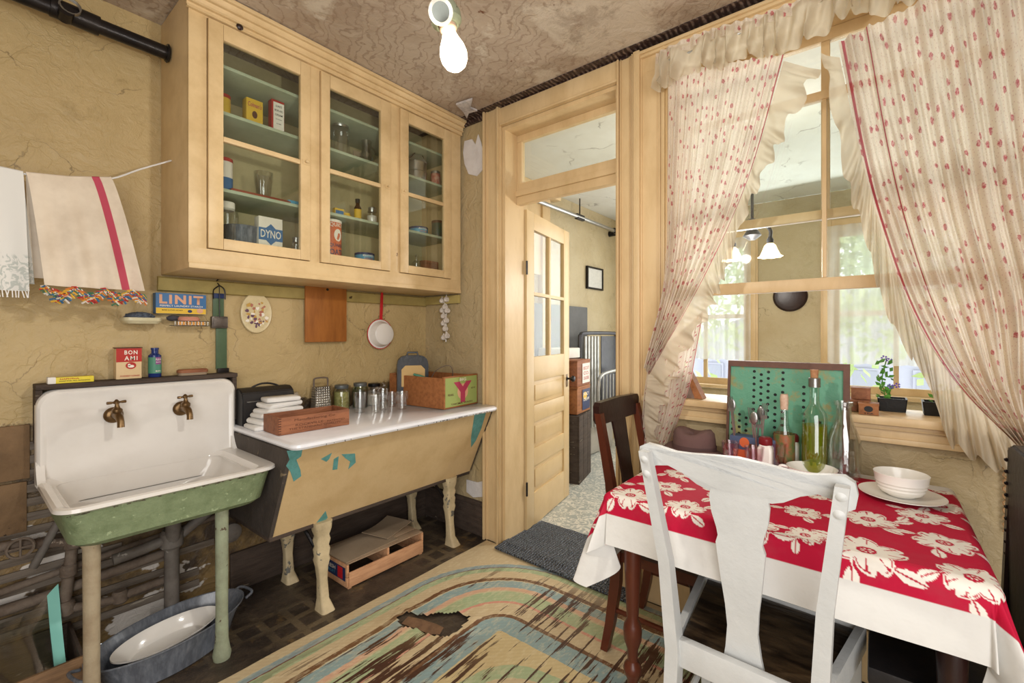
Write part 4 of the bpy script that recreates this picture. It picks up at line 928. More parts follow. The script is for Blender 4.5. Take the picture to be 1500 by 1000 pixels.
b = B(); prism(b, [(1.905, .842), (2.56, .842), (2.56, .42), (2.10, .42)], 'x', .885, .91, .003); build(b, 'side_slab', paint('sooty_stone', '4c443e', .75, '2a221c', .8, 4, '8a7a62', .64, .5, 25), tb)
b = B(); prism(b, [(1.905, .842), (2.56, .842), (2.56, .42), (2.10, .42)], 'x', 2.155, 2.175, .003); build(b, 'side_slab', MATS['sooty_stone'], tb)
b = B(); bx(b, .89, 2.16, 2.1, 2.56, .40, .43, .004); bx(b, .905, 2.16, 2.53, 2.56, .42, .84); build(b, 'underframe', oldW, tb)
legc = paint('cream_iron_leg', 'cbb994', .6, '8c7a5c', .5, 12, '6c6a62', .60, .3, 30, chips=16)
def tubleg(x, y):
    b = B(); rings = []
    for z, w_, d_, dy in ((0, .034, .045, -.03), (.015, .03, .04, -.026), (.05, .022, .026, -.012), (.14, .02, .022, -.004), (.2, .026, .024, 0), (.235, .034, .03, 0), (.25, .03, .026, 0), (.285, .035, .028, 0), (.30, .029, .024, 0), (.33, .036, .03, 0), (.35, .03, .026, 0), (.38, .04, .032, 0), (.42, .044, .034, 0)):
        rings.append(rrect(x-w_, x+w_, y+dy-d_, y+dy+d_, min(w_, d_)*.45, z, 3))
    loft(b, rings); build(b, 'leg', legc, tb, sharp=50)
    if y > 2.3: return
    b = B(); tube(b, arc((x-.01, y+.03, .27), (x-.04, y+.07, .36), (x-.05, y+.14, .41), 6), .009, 6); build(b, 'brace', steelk, tb)
tubleg(1.136, 2.105); tubleg(1.99, 2.115); tubleg(1.15, 2.49); tubleg(1.99, 2.49)

random.seed(21); b = B()
for k in range(46):
    x = random.uniform(1.62, 2.12) if k < 36 else random.uniform(.95, 2.1); h = random.uniform(.003, .009); w2 = random.uniform(.0012, .003)
    box(b, (x, 1.8552, .852-h*.3), (w2, .0012, h), Matrix.Rotation(random.uniform(-.4, .4), 3, 'Y'))
stuff(build(b, 'enamel_chips', blk, tb, flat=True))
b = B()
for k in range(40):
    x = random.uniform(.23, .86); box(b, (x, yf-.0002, .752-random.uniform(.003, .007)), (random.uniform(.003, .012), .0012, random.uniform(.0015, .003)))
stuff(build(b, 'enamel_chips', oldW, sk, flat=True))
# ---- on the tub lid
TZ = .8725
o = thing('lunch_box', 'black domed lunch box behind the folded linen on the tub', 'lunch box', (1.03, 2.49, TZ))
b = B(); prism(b, [(2.42, TZ), (2.42, TZ+.13), (2.43, TZ+.16), (2.46, TZ+.18), (2.52, TZ+.18), (2.55, TZ+.16), (2.56, TZ+.13), (2.56, TZ)], 'x', .90, 1.155, .004); build(b, 'body', blackr, o)
b = B(); tube(b, arc((.97, 2.49, TZ+.18), (1.03, 2.49, TZ+.215), (1.10, 2.49, TZ+.18)), .005); build(b, 'handle', blackr, o)
b = B(); bx(b, .92, 1.14, 2.414, 2.421, TZ+.115, TZ+.12); bx(b, 1.0, 1.03, 2.41, 2.42, TZ+.10, TZ+.135); build(b, 'clasp', chrome, o)
o = thing('folded_linen', 'pile of folded white linen cloths on left of tub lid', 'linen', (1.02, 2.31, TZ))
random.seed(3)
for k in range(6):
    b = B(); z0 = TZ+k*.0235+.001; ww = .12-.008*k; r0 = rrect(-ww, ww, -.075+.003*k, .075-.003*k, .012, 0, 3)
    rot = Matrix.Rotation(random.uniform(-.28, .28)+.1, 3, 'Z'); rings = []
    for zz, kk in ((0, .96), (.006, 1.0), (.014, 1.0), (.02, .95)):
        rings.append([rot @ Vector((p[0]*kk, p[1]*kk, 0))+Vector((1.01+.008*k, 2.315+.006*k, z0+zz+.014*noise.noise((p[0]*16+k*3, p[1]*16, 1)) if k else z0+zz)) for p in r0])
    loft(b, rings); bmesh.ops.subdivide_edges(b, edges=b.edges[:], cuts=1); build(b, 'folded_cloth', linen, o, sharp=70)
# small crate
o = thing('printed_wood_box', 'small dovetailed wooden box with black print on front of tub', 'box', (1.09, 2.15, TZ), R(-2))
def crate(o, L, D, Hh, th, m, planks=1, low=0):
    """parts in local coordinates: front is -y"""
    for nm, y_ in (('front_board', -D/2), ('back_board', D/2-th)):
        for k in range(planks):
            b = B(); hh = (Hh-low)/planks; bx(b, -L/2, L/2, y_, y_+th, low+k*hh+.001, low+(k+1)*hh-.002, .002); build(b, nm if planks == 1 else 'plank', m, o, world=False)
    for x_ in (-L/2, L/2-th):
        b = B(); bx(b, x_-.001, x_+th+.001, -D/2+th, D/2-th, .001, Hh, .002); build(b, 'end_board', m, o, world=False)
    b = B(); bx(b, -L/2+th, L/2-th, -D/2+th, D/2-th, 0.0, th, .001); build(b, 'bottom', m, o, world=False)
crate(o, .34, .17, .082, .009, boxW)
for k in range(7):
    b = B(); bx(b, -.1703, -.158, -.0856, -.084, .006+k*.011, .011+k*.011); build(b, 'dovetail', brn, o, world=False)
Q = PM[o]
for s, dx, dz, ww, hh in (('Manufacturing Co.', .0, .06, .20, .014), ('ROCKVILLE', -.03, .038, .13, .010), ('THE STANDARD QUALITY', .0, .022, .25, .010), ('PATENTED', .1, .036, .09, .008)):
    text(s, Q @ Vector((dx, -.085, dz)), Q.to_3x3() @ Vector((1, 0, 0)), UZ, ww, hh, brn, o, bold=0)
# grater
o = thing('box_grater', 'rusty tin box grater standing behind the small wooden box', 'grater', (1.345, 2.50, TZ))
gt = NT('perforated_tin'); vv_ = gt.N('TexVoronoi', {'Vector': gt.tc.outputs['Object'], 'Scale': 75., 'Randomness': .1}).outputs[0]; gt.col(gt.mix(gt.step(vv_, .35, .25), C3('a6a29a'), C3('3a3430'))); gt.b.inputs['Metallic'].default_value = .8; gt.b.inputs['Roughness'].default_value = .35; gt.bump(vv_, 1, .01)
b = B(); gx, gy = 1.345, 2.50
loft(b, [rrect(gx-.05, gx+.05, gy-.035, gy+.035, .01, TZ), rrect(gx-.043, gx+.043, gy-.028, gy+.028, .008, TZ+.15)]); build(b, 'body', gt.m, o)
b = B(); tube(b, cat([(gx-.04, gy, TZ+.14), (gx-.042, gy, TZ+.185), (gx-.03, gy, TZ+.2), (gx+.03, gy, TZ+.2), (gx+.042, gy, TZ+.185), (gx+.04, gy, TZ+.14)], 4), .005); build(b, 'handle', rusty, o)
b = B(); loft(b, [rrect(gx-.052, gx+.052, gy-.037, gy+.037, .01, TZ+.0), rrect(gx-.052, gx+.052, gy-.037, gy+.037, .01, TZ+.01)]); build(b, 'base_band', chrome, o)
pas = paint('dry_pasta', 'c2b070', .7, '8a7a3c', .8, 60, bump=.8, bs=90)
zl = paint('grey_zinc', '6f7474', .5, '4c5050', .5, 20, metal=.6)
jar('storage_jar', 'aqua glass jar of dried pasta with zinc lid on the tub', 1.475, 2.50, TZ, .046, .15, aquaG, zl, .72, pas)
jar('storage_jar', 'green glass jar with dark contents and zinc lid on the tub', 1.585, 2.475, TZ, .046, .155, greenG, zl, .62, paint('dark_beans', '4a3a44', .5, '2a2028', .7, 60))
jar('storage_jar', 'clear glass jar of white sugar with dark lid on the tub', 1.70, 2.50, TZ, .044, .14, tumb, steelk, .5, whit)
G = 'clear tumblers on the tub lid'
tumbler('clear tumbler at the front left of the glasses on the tub', 1.49, 2.33, TZ, .036, .115, group=G); tumbler('clear footed tumbler second from left among glasses on the tub', 1.545, 2.255, TZ, .031, .10, group=G)
tumbler('clear tall tumbler at the middle of glasses on the tub', 1.625, 2.30, TZ, .034, .125, group=G); tumbler('clear tumbler at the back of glasses, against the wooden pear crate', 1.735, 2.36, TZ, .032, .09, group=G)
tumbler('clear wide fluted tumbler nearest the wooden pear crate', 1.715, 2.235, TZ, .037, .105, group=G)
# pear crate
Pc, Pl = Vector((1.845, 2.015, TZ)), Vector((1.80, 2.50, TZ))
o = thing('fruit_crate', 'brown wooden fruit crate with green label and big red letter Y', 'crate', (1.99, 2.265, TZ+.001), R(0))
L, D, Hh, th = .315, .49, .195, .012
o.rotation_euler = (0, 0, R(4)); PM[o] = Matrix.Translation((1.99, 2.265, TZ+.001)) @ Matrix.Rotation(R(4), 4, 'Z')
for nm, (a0, a1, b0, b1) in dict(side_board=(-L/2, -L/2+th, -D/2, D/2), far_side_board=(L/2-th, L/2, -D/2, D/2)).items():
    b = B(); bx(b, a0, a1, b0+th, b1-th, .001, Hh-.008, .002); build(b, nm, crateW, o, world=False)
for nm, b0 in (('label_end', -D/2), ('back_end', D/2-.018)):
    b = B(); bx(b, -L/2, L/2, b0, b0+.018, 0, Hh, .002); build(b, nm, crateW, o, world=False)
b = B(); bx(b, -L/2+th, L/2-th, -D/2+.018, D/2-.018, .001, th); build(b, 'bottom', crateW, o, world=False)
Q = PM[o]; rt = Q.to_3x3() @ Vector((1, 0, 0)); FC = lambda x, z: Q @ Vector((x, -D/2, z))
b = B(); quad(b, FC(0, Hh*.5), rt, UZ, L*.94, Hh*.9, .0005); build(b, 'paper_label', lgrn, o)
b = B(); disc(b, FC(.01, Hh*.48), rt, UZ, .05, .05, .0010); build(b, 'peach_disc', pinkp, o)
text('Y', FC(.01, Hh*.47), rt, UZ, .17, .13, magp, o, lift=.0014, bold=.06); text('BIG', FC(.01, Hh*.87), rt, UZ, .06, .018, whit, o, lift=.002)
text('PEARS', FC(-.1, Hh*.42), rt, UZ, .05, .013, brn, o, lift=.0014); text('NET WT', FC(.11, Hh*.55), rt, UZ, .04, .01, brn, o, lift=.0014); text('YAKIMA WASH', FC(.0, Hh*.12), rt, UZ, .2, .012, brn, o, lift=.0014)
# in the crate
o = thing('dust_pan', 'black rounded metal case with buff panel standing up in the fruit crate', 'case', (1.895, 2.36, TZ+.065), R(-30))
b = B(); pts = [(-.10, 0), (.10, 0), (.10, .20), (.085, .235), (.05, .25), (-.05, .25), (-.085, .235), (-.10, .20)]; prism(b, pts, 'y', -.03, .03, .008); build(b, 'shell', paint('dark_grey_metal', '3a3c40', .35, '242628', .5, 9), o, world=False)
b = B(); pts = [(-.075, .05), (.075, .05), (.075, .16), (.05, .185), (-.05, .185), (-.075, .16)]; prism(b, pts, 'y', -.034, -.029, .001); build(b, 'buff_panel', paint('buff_card', 'c9a870', .7), o, world=False)
b = B(); tube(b, [Vector((-.035+.0, 0, .245)), Vector((-.03, 0, .268)), Vector((.03, 0, .268)), Vector((.035, 0, .245))], .007); build(b, 'grip', MATS['dark_grey_metal'], o, world=False)
o = thing('green_handled_tool', 'green wooden handled tool leaning in the fruit crate', 'tool', (1.91, 2.30, TZ+.02))
b = B(); tube(b, [(1.855, 2.30, 1.07), (1.88, 2.27, 1.055), (1.93, 2.23, 1.03), (1.95, 2.21, 1.01)], [.006, .012, .010, .014], 12); build(b, 'handle', grn, o)
b = B(); tube(b, [(1.95, 2.21, 1.01), (1.99, 2.2, .90)], .004); build(b, 'shaft', chrome, o)
o = thing('wire_basket_handle', 'thin wire loop handle rising from the fruit crate', 'wire', (2.05, 2.3, TZ+.02))
b = B(); tube(b, cat([(1.98, 2.30, .93), (2.0, 2.28, 1.06), (2.05, 2.22, 1.115), (2.08, 2.18, 1.09), (2.06, 2.17, .93)], 6), .003, 6); build(b, 'loop', rusty, o)

# ================================================================== UNDER THE TUB AND THE SINK
o = thing('orange_crate', 'low pale wooden produce crate under the tub with a bright label', 'crate', (1.54, 2.275, 0))
for k, (z0, z1) in enumerate(((.012, .088),)):
    b = B(); bx(b, 1.30, 1.79, 2.13, 2.138, z0, z1, .001); build(b, 'slat', paleW, o)
b = B(); bx(b, 1.30, 1.79, 2.412, 2.42, .012, .118, .001); build(b, 'slat', paleW, o)
for x in (1.29, 1.54, 1.785):
    for z0, z1 in ((.012, .06), (.064, .126)):
        b = B(); bx(b, x, x+.014, 2.138, 2.412, z0, z1, .002); build(b, 'end_slat', paleW, o)
for k in range(4):
    b = B(); bx(b, 1.295, 1.795, 2.14+k*.069, 2.203+k*.069, .127, .133, .001); build(b, 'top_slat', paint('grey_slat', 'a98f74', .7, '7d6652', .6, 9) if k == 0 else MATS['grey_slat'], o)
for x in (1.30, 1.77):
    b = B(); bx(b, x, x+.02, 2.14, 2.41, 0, .012); build(b, 'skid', paleW, o)
b = B(); quad(b, (1.2898, 2.25, .075), (0, -1, 0), UZ, .20, .07, .0005); build(b, 'label', nav, o)
b = B(); quad(b, (1.2898, 2.20, .075), (0, -1, 0), UZ, .05, .06, .001); build(b, 'label_red', redEn, o)
text('FRESH', (1.2898, 2.29, .085), (0, -1, 0), UZ, .09, .02, whit, o, lift=.002); text('FRUIT', (1.2898, 2.29, .06), (0, -1, 0), UZ, .09, .014, bluT, o, lift=.002)
def sheet(lbl, c, w_, d_, rz, z, curl):
    b = B(); vs = []
    for j in range(9):
        row = []
        for i in range(9):
            x, y_ = (i/8-.5)*w_, (j/8-.5)*d_; row.append(b.verts.new((c[0]+x*cos(rz)-y_*sin(rz), c[1]+x*sin(rz)+y_*cos(rz), z+curl*abs(i/8-.5)*abs(i/8-.5)*4*(j/8))))
        vs.append(row)
    for j in range(8):
        for i in range(8): b.faces.new((vs[j][i], vs[j][i+1], vs[j+1][i+1], vs[j+1][i]))
    r_ = bmesh.ops.extrude_face_region(b, geom=b.faces[:])
    for v in r_['geom']:
        if isinstance(v, bmesh.types.BMVert): v.co.z += .004
    tag(build(b, 'cardboard_sheet', card), lbl, 'cardboard')
sheet('larger front sheet of grey cardboard lying on the crate under tub', (1.46, 2.27), .34, .22, .05, .134, .0)
sheet('smaller rear sheet of grey cardboard lying across the crate under tub', (1.68, 2.33), .26, .18, .35, .141, .012)
# pipes under the sink
def pipe(name, label, segs, mat=rusty, fit=()):
    o = thing(name, label, 'pipe', segs[0][0][0]); 
    for pts, r in segs: b = B(); tube(b, pts, r, 12); build(b, 'pipe_run', mat, o)
    for p, r in fit:
        b = B(); lathe(b, [(r*.8, -r), (r*1.05, -r*.7), (r*1.05, r*.7), (r*.8, r)], p, 14); build(b, 'fitting', mat, o)
    return o
pipe('supply_pipe', 'rusty water pipe with valve wheel left of the sink leg', [([(-.3, 2.50, .57), (.14, 2.50, .545), (.305, 2.50, .50)], .018), ([(.31, 2.50, .51), (.30, 2.50, .40), (.285, 2.50, .25)], .019), ([(.285, 2.5, .24), (.42, 2.48, .22), (.60, 2.47, .235)], .017)], rusty, [((.31, 2.50, .50), .028), ((.297, 2.5, .39), .025), ((.285, 2.5, .245), .03), ((.45, 2.478, .225), .026)])
b = B(); tube(b, [Vector((.165+.035*cos(a), 2.47, .535+.035*sin(a))) for a in [2*pi*i/20 for i in range(21)]], .005, 6); tube(b, [(.13, 2.47, .535), (.20, 2.47, .535)], .004, 6); tube(b, [(.165, 2.47, .5), (.165, 2.47, .57)], .004, 6); tag(build(b, 'valve_wheel', rusty), 'round iron valve wheel on the pipe left of the sink', 'valve')
pipe('long_pipe', 'long thin rusty pipe running across the wall under the sink', [([(-.4, 2.54, .36), (.1, 2.54, .365), (.5, 2.54, .40), (.88, 2.54, .43)], .014)])
pipe('lower_pipe', 'thick horizontal waste pipe low on wall behind the basin', [([(-.4, 2.53, .29), (.2, 2.53, .30), (.62, 2.53, .33)], .02)])
pipe('waste_pipe', 'thick grey lead waste pipe dropping from the sink bowl', [([(.60, 2.35, .63), (.61, 2.38, .50), (.62, 2.42, .43), (.62, 2.44, .36), (.62, 2.44, .02)], .028), ([(.42, 2.44, .40), (.52, 2.44, .41), (.66, 2.44, .43), (.80, 2.44, .52), (.86, 2.46, .62)], .022)], paint('lead_grey', '6c6660', .6, '4a4038', .7, 14, '9a948c', .66), [((.62, 2.44, .42), .042), ((.62, 2.44, .06), .04)])
pipe('thin_drain_pipe', 'thin slanting grey pipe below left corner of the sink', [([(.20, 2.5, .44), (.27, 2.48, .605)], .014)], MATS['lead_grey'])
pipe('short_pipe', 'short vertical dark pipe behind the right sink leg', [([(.72, 2.52, .75), (.72, 2.52, .48)], .011)])
b = B(); lathe(b, [(.03, 0), (.045, .01), (.045, .03), (.03, .04), (.001, .04)], (.86, 2.47, .36), 20, Matrix.Rotation(pi/2, 3, 'X')); tag(build(b, 'pipe_cap', MATS['lead_grey']), 'round grey lead cap on wall right of the sink leg', 'pipe cap')
# oval basins
def oval(name, label, c, rx, ry, h, m, rot, z=0, handles=False, th=.006, flare=1.18):
    o = thing(name, label, 'basin', (c[0], c[1], z)); b = B(); rings = []
    for k, zz in ((.86, .0), (.94, .008), (1.02, h*.5), (flare, h), (flare+.03, h+.002), (flare+.03, h-.004), (flare-.01, h-.003), (1.0-.02, h*.5), (.90, .012), (.8, .008)):
        rings.append(ring(c[0], c[1], z+zz, rx*k/flare, ry*k/flare, 48, rot))
    loft(b, rings); build(b, 'tub', m, o)
    if handles:
        for s in (-1, 1):
            e = Vector((cos(rot)*s, sin(rot)*s, 0)); pq = Vector((-sin(rot), cos(rot), 0)); q = Vector((c[0], c[1], z+h-.02))+e*(rx*1.0)
            b = B(); tube(b, cat([q+pq*.05, q+pq*.04+e*.035+Vector((0, 0, .012)), q-pq*.04+e*.035+Vector((0, 0, .012)), q-pq*.05], 5), .006); build(b, 'handle', m, o)
    return o
gz = paint('grey_enamel', '5c6068', .25, '8a8f98', .6, 50, stretch=(1, 1, .15), bump=0, spec=.6)
oval('oval_washtub', 'large grey speckled oval washtub on floor between the sink legs', (.575, 2.25), .275, .15, .135, gz, R(12), 0, True)
oval('oval_dish', 'white enamel oval basin nested inside the grey washtub', (.56, 2.245), .185, .10, .06, enamel, R(12), .055, flare=1.3)
# crate with plastic bag at the left
o = thing('low_wood_box', 'open rough wooden box on floor at the bottom left', 'box', (.21, 2.42, 0), R(0))
for nm, a in (('side_board', (.30, .312, 2.27, 2.57)), ('side_board', (.0, .012, 2.27, 2.57)), ('front_board', (.0, .312, 2.26, 2.272)), ('back_board', (.0, .312, 2.568, 2.58))):
    b = B(); bx(b, a[0], a[1], a[2], a[3], 0.002, .15, .002); build(b, nm, oldW if nm != 'front_board' else wood('rough_box_wood', '8a6a4a', '5a4330'), o)
b = B(); bx(b, .012, .30, 2.272, 2.568, .0, .01); build(b, 'bottom', oldW, o)
bag = glass('clear_plastic', (.80, .84, .80, 1), .16, .15)
def bg(s, t):
    x = .035+.235*s; y_ = 2.31+.20*t; z = .10+.23*t*(.45+.55*s)+.01*sin(s*9+t*5); return (x, y_+.02*sin(s*7), z), (s, t)
o = thing('plastic_bag', 'clear plastic bag with aqua zip strip sticking out of wooden box', 'bag', (.15, 2.4, .02)); surf(bg, 24, 24, 'film', bag, o)
def bg2(s, t): p, q = bg(.86+.14*s, t); return (p[0], p[1]-.003, p[2]+.001), q
surf(bg2, 4, 24, 'zip_strip', paint('aqua_plastic', '8cd0c4', .35, None, bump=0), o)

# ================================================================== CEILING BULB
o = thing('bulb_fitting', 'lit bare light bulb in a green painted socket hanging from ceiling', 'lamp', (.80, .85, 1.93))
S0 = onY(645, 18, .86); tip = Vector((.75, .80, 0))
bt_ = ray(664, 78)*1.08+Vector((0, 0, H0)); bs_ = ray(656, 40)*1.08+Vector((0, 0, H0)); ax = (bt_-bs_).normalized(); Qm = ax.to_track_quat('Z', 'Y').to_matrix()
b = B(); lathe(b, [(.012, -.012), (.0135, 0), (.0145, .012), (.021, .03), (.029, .048), (.0325, .064), (.031, .08), (.024, .094), (.012, .103), (.001, .105)], bs_, 28, Qm); build(b, 'bulb', bulbM, o)
b = B(); lathe(b, [(.030, -.05), (.037, -.03), (.036, -.012), (.026, -.002)], bs_, 24, Qm); build(b, 'socket', leggr, o)
b = B(); lathe(b, [(.0205, -.012), (.0205, .006), (.018, .008)], bs_, 24, Qm); build(b, 'collar', paint('pink_porcelain', 'd8b8a0', .3), o)
fc = (Vector((0, 0, H0))-(bs_-ax*.035)).normalized(); Qf = fc.to_track_quat('Z', 'Y').to_matrix(); fp = bs_-ax*.032+fc*.040+Vector((-.008, .006, .004))
b = B(); lathe(b, [(.028, -.01), (.028, .006), (.022, .01)], fp, 24, Qf); build(b, 'round_face', whit, o)
b = B(); lathe(b, [(.020, .006), (.020, .0115), (.001, .012)], fp, 24, Qf); build(b, 'dark_cap', paint('grey_bakelite', '5c605c', .5), o)
b = B(); tube(b, [bs_-ax*.05, bs_-ax*.06+Vector((0, 0, .06)), Vector((bs_.x, bs_.y, ZC))], [.026, .02, .018], 14); build(b, 'stem', leggr, o)
SC.objects['bulb_light'].location = bs_+ax*.15+Vector((0, 0, -.02))

# ================================================================== PARLOR DOOR
hx, hy, W_, Hd = 2.405, 1.83, .79, 2.155
door = bpy.data.objects.new('door_1', None); C.objects.link(door); door['kind'] = 'structure'; door.location = (hx, hy, 0); door.rotation_euler = (0, 0, R(11)); PM[door] = Matrix.Translation((hx, hy, 0)) @ Matrix.Rotation(R(11), 4, 'Z')
def dbox(nm, x0, x1, z0, z1, y0=-.0175, y1=.0175, m=doorp, par=None, bev=.003):
    b = B(); bx(b, x0, x1, y0, y1, z0, z1, bev); o_ = build(b, nm, m, par or door, world=False); return o_
s0, s1 = .115, W_-.115
dbox('stile', 0, s0, .01, Hd); dbox('stile', s1, W_, .01, Hd)
for z0, z1 in ((.01, .235), (.416, .537), (.718, .834), (1.0, 1.168), (2.04, Hd)): dbox('rail', s0, s1, z0, z1)
for z0, z1 in ((.235, .416), (.537, .718), (.834, 1.0)):
    p_ = dbox('panel', s0, s1, z0, z1, -.005, .005)
    b = B(); bx(b, s0+.03, s1-.03, -.012, -.005, z0+.03, z1-.03, .006); build(b, 'raised_field', doorp, p_, world=False)
xm = (s0+s1)/2; dbox('muntin', xm-.015, xm+.015, 1.168, 2.04); dbox('muntin', s0, s1, 1.59, 1.615)
for x0, x1 in ((s0, xm-.015), (xm+.015, s1)):
    for z0, z1 in ((1.168, 1.59), (1.615, 2.04)): dbox('pane', x0, x1, z0, z1, -.002, .002, paneM, bev=0)
b = B(); lathe(b, [(.018, 0), (.018, .004), (.008, .008), (.008, .03), (.02, .04), (.026, .052), (.02, .066), (.001, .07)], (W_-.055, -.0175, .965), 20, Matrix.Rotation(pi/2, 3, 'X')); build(b, 'knob', steelk, door, world=False)
b = B(); bx(b, W_-.075, W_-.035, -.02, -.0175, .90, 1.0, .001); build(b, 'lock_plate', brass, door, world=False)
for z in (.25, 1.72):
    b = B(); tube(b, [(-.006, -.02, z), (-.006, -.02, z+.09)], .007); build(b, 'hinge', steelk, door, world=False)
# things behind the door in the parlor
def carton3(nm, label, c, L, D, z, h, rz, m):
    o = thing(nm, label, 'box', (c[0], c[1], z), rz); crate(o, L, D, h, .012, m); b = B(); bx(b, -L/2+.005, L/2-.005, -D/2+.005, D/2-.005, h-.008, h, .001); build(b, 'lid', m, o, world=False); return o
# stack right behind the door edge
wdb = thing('plank_box', 'tall rough plank box under the biscuit boxes behind the door', 'box', (3.70, 2.28, 0), R(15))
for k in range(3):
    b = B(); bx(b, -.30+k*.14, -.165+k*.14, -.18, -.165, .002, .60, .003); build(b, 'plank', oldW, wdb, world=False)
b = B(); bx(b, -.30, .12, -.165, .16, .001, .60, .002); build(b, 'carcass', oldW, wdb, world=False)
for (nm, lab, z, h, m, txt, lm) in (('blue_label_box', 'wooden box with blue pictorial label, lower of two behind the door', .61, .24, crateW, ('FANCY', 'CREAM'), nav), ('biscuit_box', 'wooden box with cream label, upper of two behind the door', .855, .23, boxW, ('BISCUIT', 'CO.', 'CRACKERS'), paper)):
    o = thing(nm, lab, 'box', (3.62, 2.24, z), R(10)); L, D = .34, .30
    b = B(); bx(b, -L/2, L/2, -D/2, D/2, 0, h, .003); build(b, 'carcass', m, o, world=False)
    b = B(); bx(b, -L/2-.004, L/2+.004, -D/2-.004, D/2+.004, h-.015, h+.003, .002); build(b, 'lid', m, o, world=False)
    Q = PM[o]; rt = Q.to_3x3() @ Vector((1, 0, 0))
    b = B(); quad(b, Q @ Vector((.05, -D/2-.004, h*.48)), rt, UZ, .20, h*.78, .0006); build(b, 'label', lm, o)
    for k, s in enumerate(txt): text(s, Q @ Vector((.05, -D/2-.004, h*(.68-.2*k))), rt, UZ, .15, .03, whit if lm is nav else red, o, lift=.0012)
    if lm is nav: b = B(); disc(b, Q @ Vector((.02, -D/2-.004, h*.62)), rt, UZ, .05, .035, .0009); build(b, 'yellow_sun', yel, o)
b = B(); bx(b, 3.50, 3.85, 2.25, 2.50, 1.095, 1.19, .01); tag(build(b, 'white_carton', paper), 'plain white carton on top of the boxes behind the door', 'carton')
b = B(); bx(b, 3.42, 4.5, 2.535, 2.56, .0, 1.62, .004); tag(build(b, 'dark_board', paint('grey_board', '6a6a6a', .6, '4c4c4c', .5, 4)), 'tall dark grey board leaning behind the parlor door', 'board')
# iron cot end
cot = thing('iron_cot', 'silver painted folded iron cot leaning against the parlor wall', 'cot', (4.2, 2.3, 0))
cm_ = paint('silver_paint', 'b4b4b0', .35, '6a6a68', .5, 12, metal=.5); dkm = paint('gunmetal', '4c4c50', .4, '2c2c30', .5, 9, metal=.5)
xa, xb, za, zb_, yy = 3.93, 4.75, .25, 1.33, 2.30
b = B(); tube(b, cat([(xa, yy, .05), (xa, yy, za), (xa, yy, zb_-.12), (xa+.02, yy, zb_-.03), (xa+.1, yy, zb_), (xb-.1, yy, zb_), (xb-.02, yy, zb_-.03), (xb, yy, zb_-.12), (xb, yy, .05)], 5), .02, 10); build(b, 'outer_frame', dkm, cot)
for k in range(5):
    x = xa+.10+k*.065; b = B(); bx(b, x, x+.034, yy-.005, yy+.012, .35, zb_-.03, .003); build(b, 'slat', cm_, cot)
b = B(); bx(b, xa+.45, xb-.02, yy, yy+.01, .35, zb_-.03, .003); build(b, 'panel', dkm, cot)
b = B(); tube(b, cat([(xa+.16, yy-.12, .55), (xa+.16, yy-.12, .80), (xa+.22, yy-.12, .90), (xa+.45, yy-.12, .93), (xa+.7, yy-.12, .93)], 5), .018, 8); build(b, 'inner_rail', cm_, cot)
for k in range(5): b = B(); x = xa+.26+k*.075; tube(b, [(x, yy-.12, .90), (x, yy-.12, .55)], .008, 6); build(b, 'bar', cm_, cot)
b = B(); bx(b, 3.95, 4.9, 2.42, 2.5, .01, .72, .02); tag(build(b, 'wrapped_mattress', paint('pale_grey_cover', 'b4aea2', .6, '8c867a', .5, 8)), 'pale grey wrapped mattress standing behind the iron cot', 'mattress')
o = thing('picture_frame', 'small dark framed pale print on parlor wall', 'picture', (4.72, 2.575, 1.83))
b = B()
fx0, fx1, fz0, fz1 = 4.55, 4.93, 1.84, 2.10
bx(b, fx0, fx1, 2.56, 2.588, fz0, fz0+.02); bx(b, fx0, fx1, 2.56, 2.588, fz1-.02, fz1); bx(b, fx0, fx0+.02, 2.56, 2.588, fz0, fz1); bx(b, fx1-.02, fx1, 2.56, 2.588, fz0, fz1); build(b, 'frame', steelk, o)
b = B(); bx(b, fx0+.02, fx1-.02, 2.572, 2.585, fz0+.02, fz1-.02); build(b, 'print', paint('faded_print', 'd6d4cc', .5, 'b4b4ac', .6, 30), o)
o = thing('parlor_pipe', 'silver and black pipe hung from parlor ceiling by a rod', 'pipe', (4.4, 2.5, 2.5))
b = B(); tube(b, [(3.3, 2.46, 2.56), (5.0, 2.46, 2.56)], .022, 12); build(b, 'pipe_run', tin, o)
b = B(); tube(b, [(5.0, 2.46, 2.56), (5.12, 2.46, 2.56), (5.14, 2.59, 2.56)], .035, 12); build(b, 'elbow', steelk, o)
b = B(); tube(b, [(4.2, 2.46, 2.56), (4.2, 2.46, 2.76)], .007, 6); bx(b, 4.12, 4.28, 2.44, 2.48, 2.53, 2.59, .01); build(b, 'hanger', steelk, o)
b = B(); bx(b, 2.5, 3.75, 2.555, YW, 1.9, ZC-.02); bx(b, 3.62, 3.75, 2.53, YW, 0, ZC-.02, .006); bx(b, 2.45, 3.9, 2.50, YW, ZC-.09, ZC, .01); struct(b, 'trim_5', cream2)
